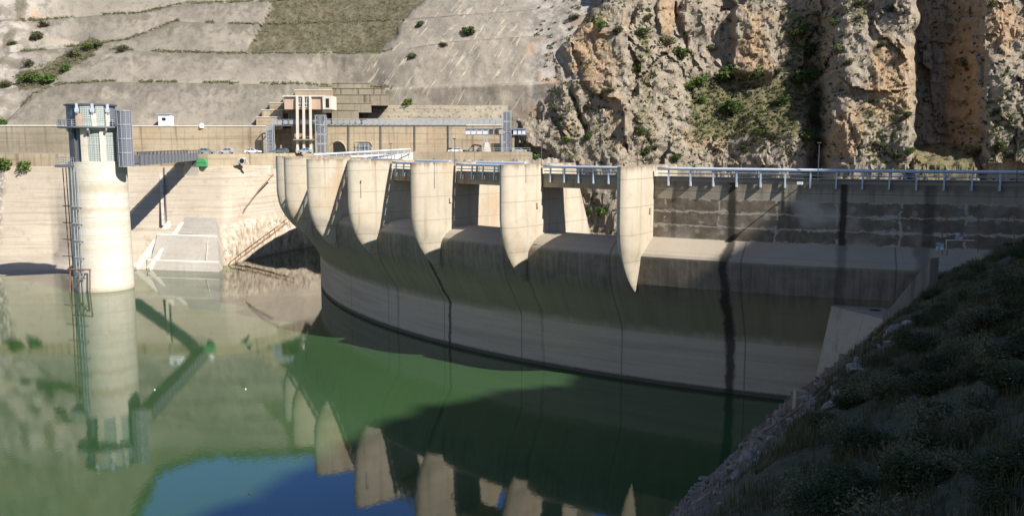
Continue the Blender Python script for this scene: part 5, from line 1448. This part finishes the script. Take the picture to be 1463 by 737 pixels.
for i in range(400):
    f = rnd.random(); x = 985 + f*300 + rnd.gauss(0,13); y = 712 - f*238 + rnd.gauss(0,15)
    if x > 1300: continue
    n_ += 1
    if n_ > 150: break
    stone(x, y, rnd.choice((3,3,4,5,6,8))*rnd.uniform(.7,1.25), 'grey stone in the stony strip down the shaded right bank', 'stones of the stony strip on the right bank', i)
def near_pt(s, c):
    p = O0 + UP*s + AL*c
    l, nr, i, d = T_near.ray_cast(Vector((p.x,p.y,60)), Vector((0,0,-1)))
    return l
def proj(p):
    q = p - Vector((0,0,HC)); dz = q.y*CT - q.z*ST
    if dz < 1: return None
    return CX + F_*q.x/dz, CY - F_*(q.y*ST+q.z*CT)/dz
mb = MB(); rnd = random.Random(23)
for i in range(2600):                           # rubble
    s = rnd.uniform(.3, 11.5); c = rnd.uniform(-14, 32)
    if mn.noise(Vector((s*.45, c*.10, 0))) < .05 and rnd.random() < .88: continue
    l = near_pt(s, c)
    if l is None or l.z < WZ-.3: continue
    r = rnd.uniform(.04,.17)*(2.4 if rnd.random() < .12 else 1); V = []
    if s < 3 and rnd.random() < .55: continue
    for q in range(8): V.append(l + Vector(((q&1)*2-1, ((q>>1)&1)*2-1, ((q>>2)&1)*2-1))*r*rnd.uniform(.45,1.0))
    mb.hexa([V[0],V[1],V[3],V[2],V[4],V[5],V[7],V[6]])
tag(mb.build('rubble', M['rubble']), 'loose rubble strewn over the lower right bank', 'rubble', kind='stuff')
rnd = random.Random(31); n_ = 0; tries = 0
while n_ < 165 and tries < 9000:
    tries += 1
    s = rnd.uniform(10.5, 34); c = rnd.uniform(-55, 36)
    if s < 13.5 and rnd.random() < .75: continue
    l = near_pt(s, c)
    if l is None: continue
    q = proj(l)
    if q is None or not (930 < q[0] < 1580 and 300 < q[1] < 860): continue
    if q[0] < 1340 and q[1] < 480 and s < 13: continue
    if l.length < 9: continue
    if q[0] < 1075 + (737-q[1])*0.80 + rnd.uniform(-14, 25): continue
    dist = l.length; r = rnd.uniform(.7, 1.5)*(.75 if dist < 25 else 1.1)
    if c > 14: r *= .8
    dry = rnd.random() < .38
    me = rnd.choice(front_dry if dry else front_set)
    shrub('shrub', me, l+Vector((0,0,-.12)), r, 'dark rounded shrub dotted with tiny pale flowers on the shaded right bank' if not dry else 'dry olive shrub with bare stems on the shaded right bank', 'green shrubs of the right bank' if not dry else 'dry shrubs of the right bank', None, .9)
    n_ += 1
mb = MB(); rnd = random.Random(41)
for i in range(26000):
    s = rnd.uniform(6, 34); c = rnd.uniform(-55, 36)
    p = O0 + UP*s + AL*c
    if mn.noise(Vector((p.x*.25, p.y*.25, 2))) < -.1: continue
    if s < 10 and rnd.random() < .8: continue
    l = near_pt(s, c)
    if l is None: continue
    q = proj(l)
    if q is None or not (900 < q[0] < 1560 and 300 < q[1] < 800): continue
    if q[0] < 1030 + (737-q[1])*0.80 and rnd.random() < .8: continue
    for k in range(5):
        h = rnd.uniform(.25,.75); a = rnd.uniform(0,6.28); b = Vector((math.cos(a),math.sin(a),0)); t_ = b.cross(Vector((0,0,1)))*.018
        mb.cur = 1 if (i % 5) < 2 else 0
        o_ = l + Vector((rnd.gauss(0,.12), rnd.gauss(0,.12), -.03)); ln = rnd.uniform(.1,.4)
        mb.add([o_-t_, o_+t_, o_+b*ln*.35*h+Vector((0,0,h*.6))+t_*.7, o_+b*ln*.35*h+Vector((0,0,h*.6))-t_*.7, o_+b*ln*h+Vector((0,0,h))], [(0,1,2,3),(3,2,4)])
tag(mb.build('bank_grass', [M['grass'], M['drygrass']], fix=False), 'thin wild grass growing between the shrubs of the right bank', 'grass', kind='stuff')
# leftovers of a fence by the upper end of the bank: posts, wire and two pale sheets
l, nr = hit(T_near, 1351, 362); l = l or PY(1351,362,70)
Yp = l.y
t = empty('fence_posts', PY(1351,362,Yp), 'thin dark fence posts with crossbars standing where the bank meets the crest wall', 'fence')
for x, y0, y1 in ((1346,364,313),(1353,366,303),(1397,362,300),(1449,352,304)): MB().tube(PY(x,y0,Yp), PY(x,y1,Yp), .035, 6).build('post', M['rust'], t)
mb = MB()
for x0, y0, x1, y1 in ((1346,326,1408,326),(1343,351,1361,351),(1356,309,1395,307),(1425,327,1449,327)): MB().tube(PY(x0,y0,Yp-.05), PY(x1,y1,Yp-.05), .025, 5).build('crossbar', M['darksteel'], t)
mb = MB()
for x0, y0, x1, y1 in ((1352,343,1392,343.5),(1352,343,1352,357)): mb.tube(PY(x0,y0,Yp-.1), PY(x1,y1,Yp-.1), .035, 5)
mb.build('white_rail', M['white'], t)
def sheet(x, y, w_, h_, label):
    rows = []; rd = random.Random(x)
    for j in range(7):
        rows.append([PY(x+(i/6-.5)*w_+rd.uniform(-.5,.5), y+(j/6-.5)*h_+rd.uniform(-.6,.6), Yp-.2+rd.uniform(-.12,.12)) for i in range(7)])
    mb = MB().grid(rows); mb.grid([[p+Vector((0,.03,0)) for p in r] for r in rows])
    single(mb, 'plastic_scrap', M['pipe'], label, 'scrap', smooth='all')
sheet(1343, 352, 11, 10, 'crumpled pale scrap hanging at the foot of the leftmost fence posts')
sheet(1370, 338, 12, 7, 'crumpled pale scrap on the white rail right of the fence posts')

# small floating litter on the lake
for x, y, r, lb in ((351, 556, .09, 'small white float drifting in the open lake left of the pier reflections'), (221, 557, .07, 'small white scrap floating beside the reflection of the footbridge'), (357, 705, .10, 'dark bit of driftwood floating on the blue sky reflection')):
    p = PZ(x, y, WZ); mb = MB(); rd = random.Random(x)
    ring = [[p + Vector((math.cos(q*math.pi/4)*r*k*rd.uniform(.8,1.3), math.sin(q*math.pi/4)*r*k*rd.uniform(.6,1.0), z)) for q in range(8)] for k, z in ((.7,-.05),(1,.03),(.75,.1),(.1,.13))]
    mb.grid(ring, close=True)
    single(mb, 'floating_litter', M['white'] if y != 705 else M['wood'], lb, 'litter', smooth=True)

# trees and scrub along the crest of the near hillside, past counting and out of frame: they fray the edge of its shadow
pts = []; rnd = random.Random(77)
for i in range(330):
    c = rnd.uniform(-95, 60); D = dshade(c + 19); sr = (WZ + 0.831*D + 1.15*38)/(1.15-0.831)
    l = near_pt(sr + rnd.uniform(-6, 4), c)
    if l: pts.append((l + Vector((0,0,rnd.uniform(.3,1.6))), rnd.uniform(1.2,3.4)))
scatter_leaves('crest_scrub', pts, [M['leaf']], 'scrub and low trees along the crest of the near hillside', .55, 70)
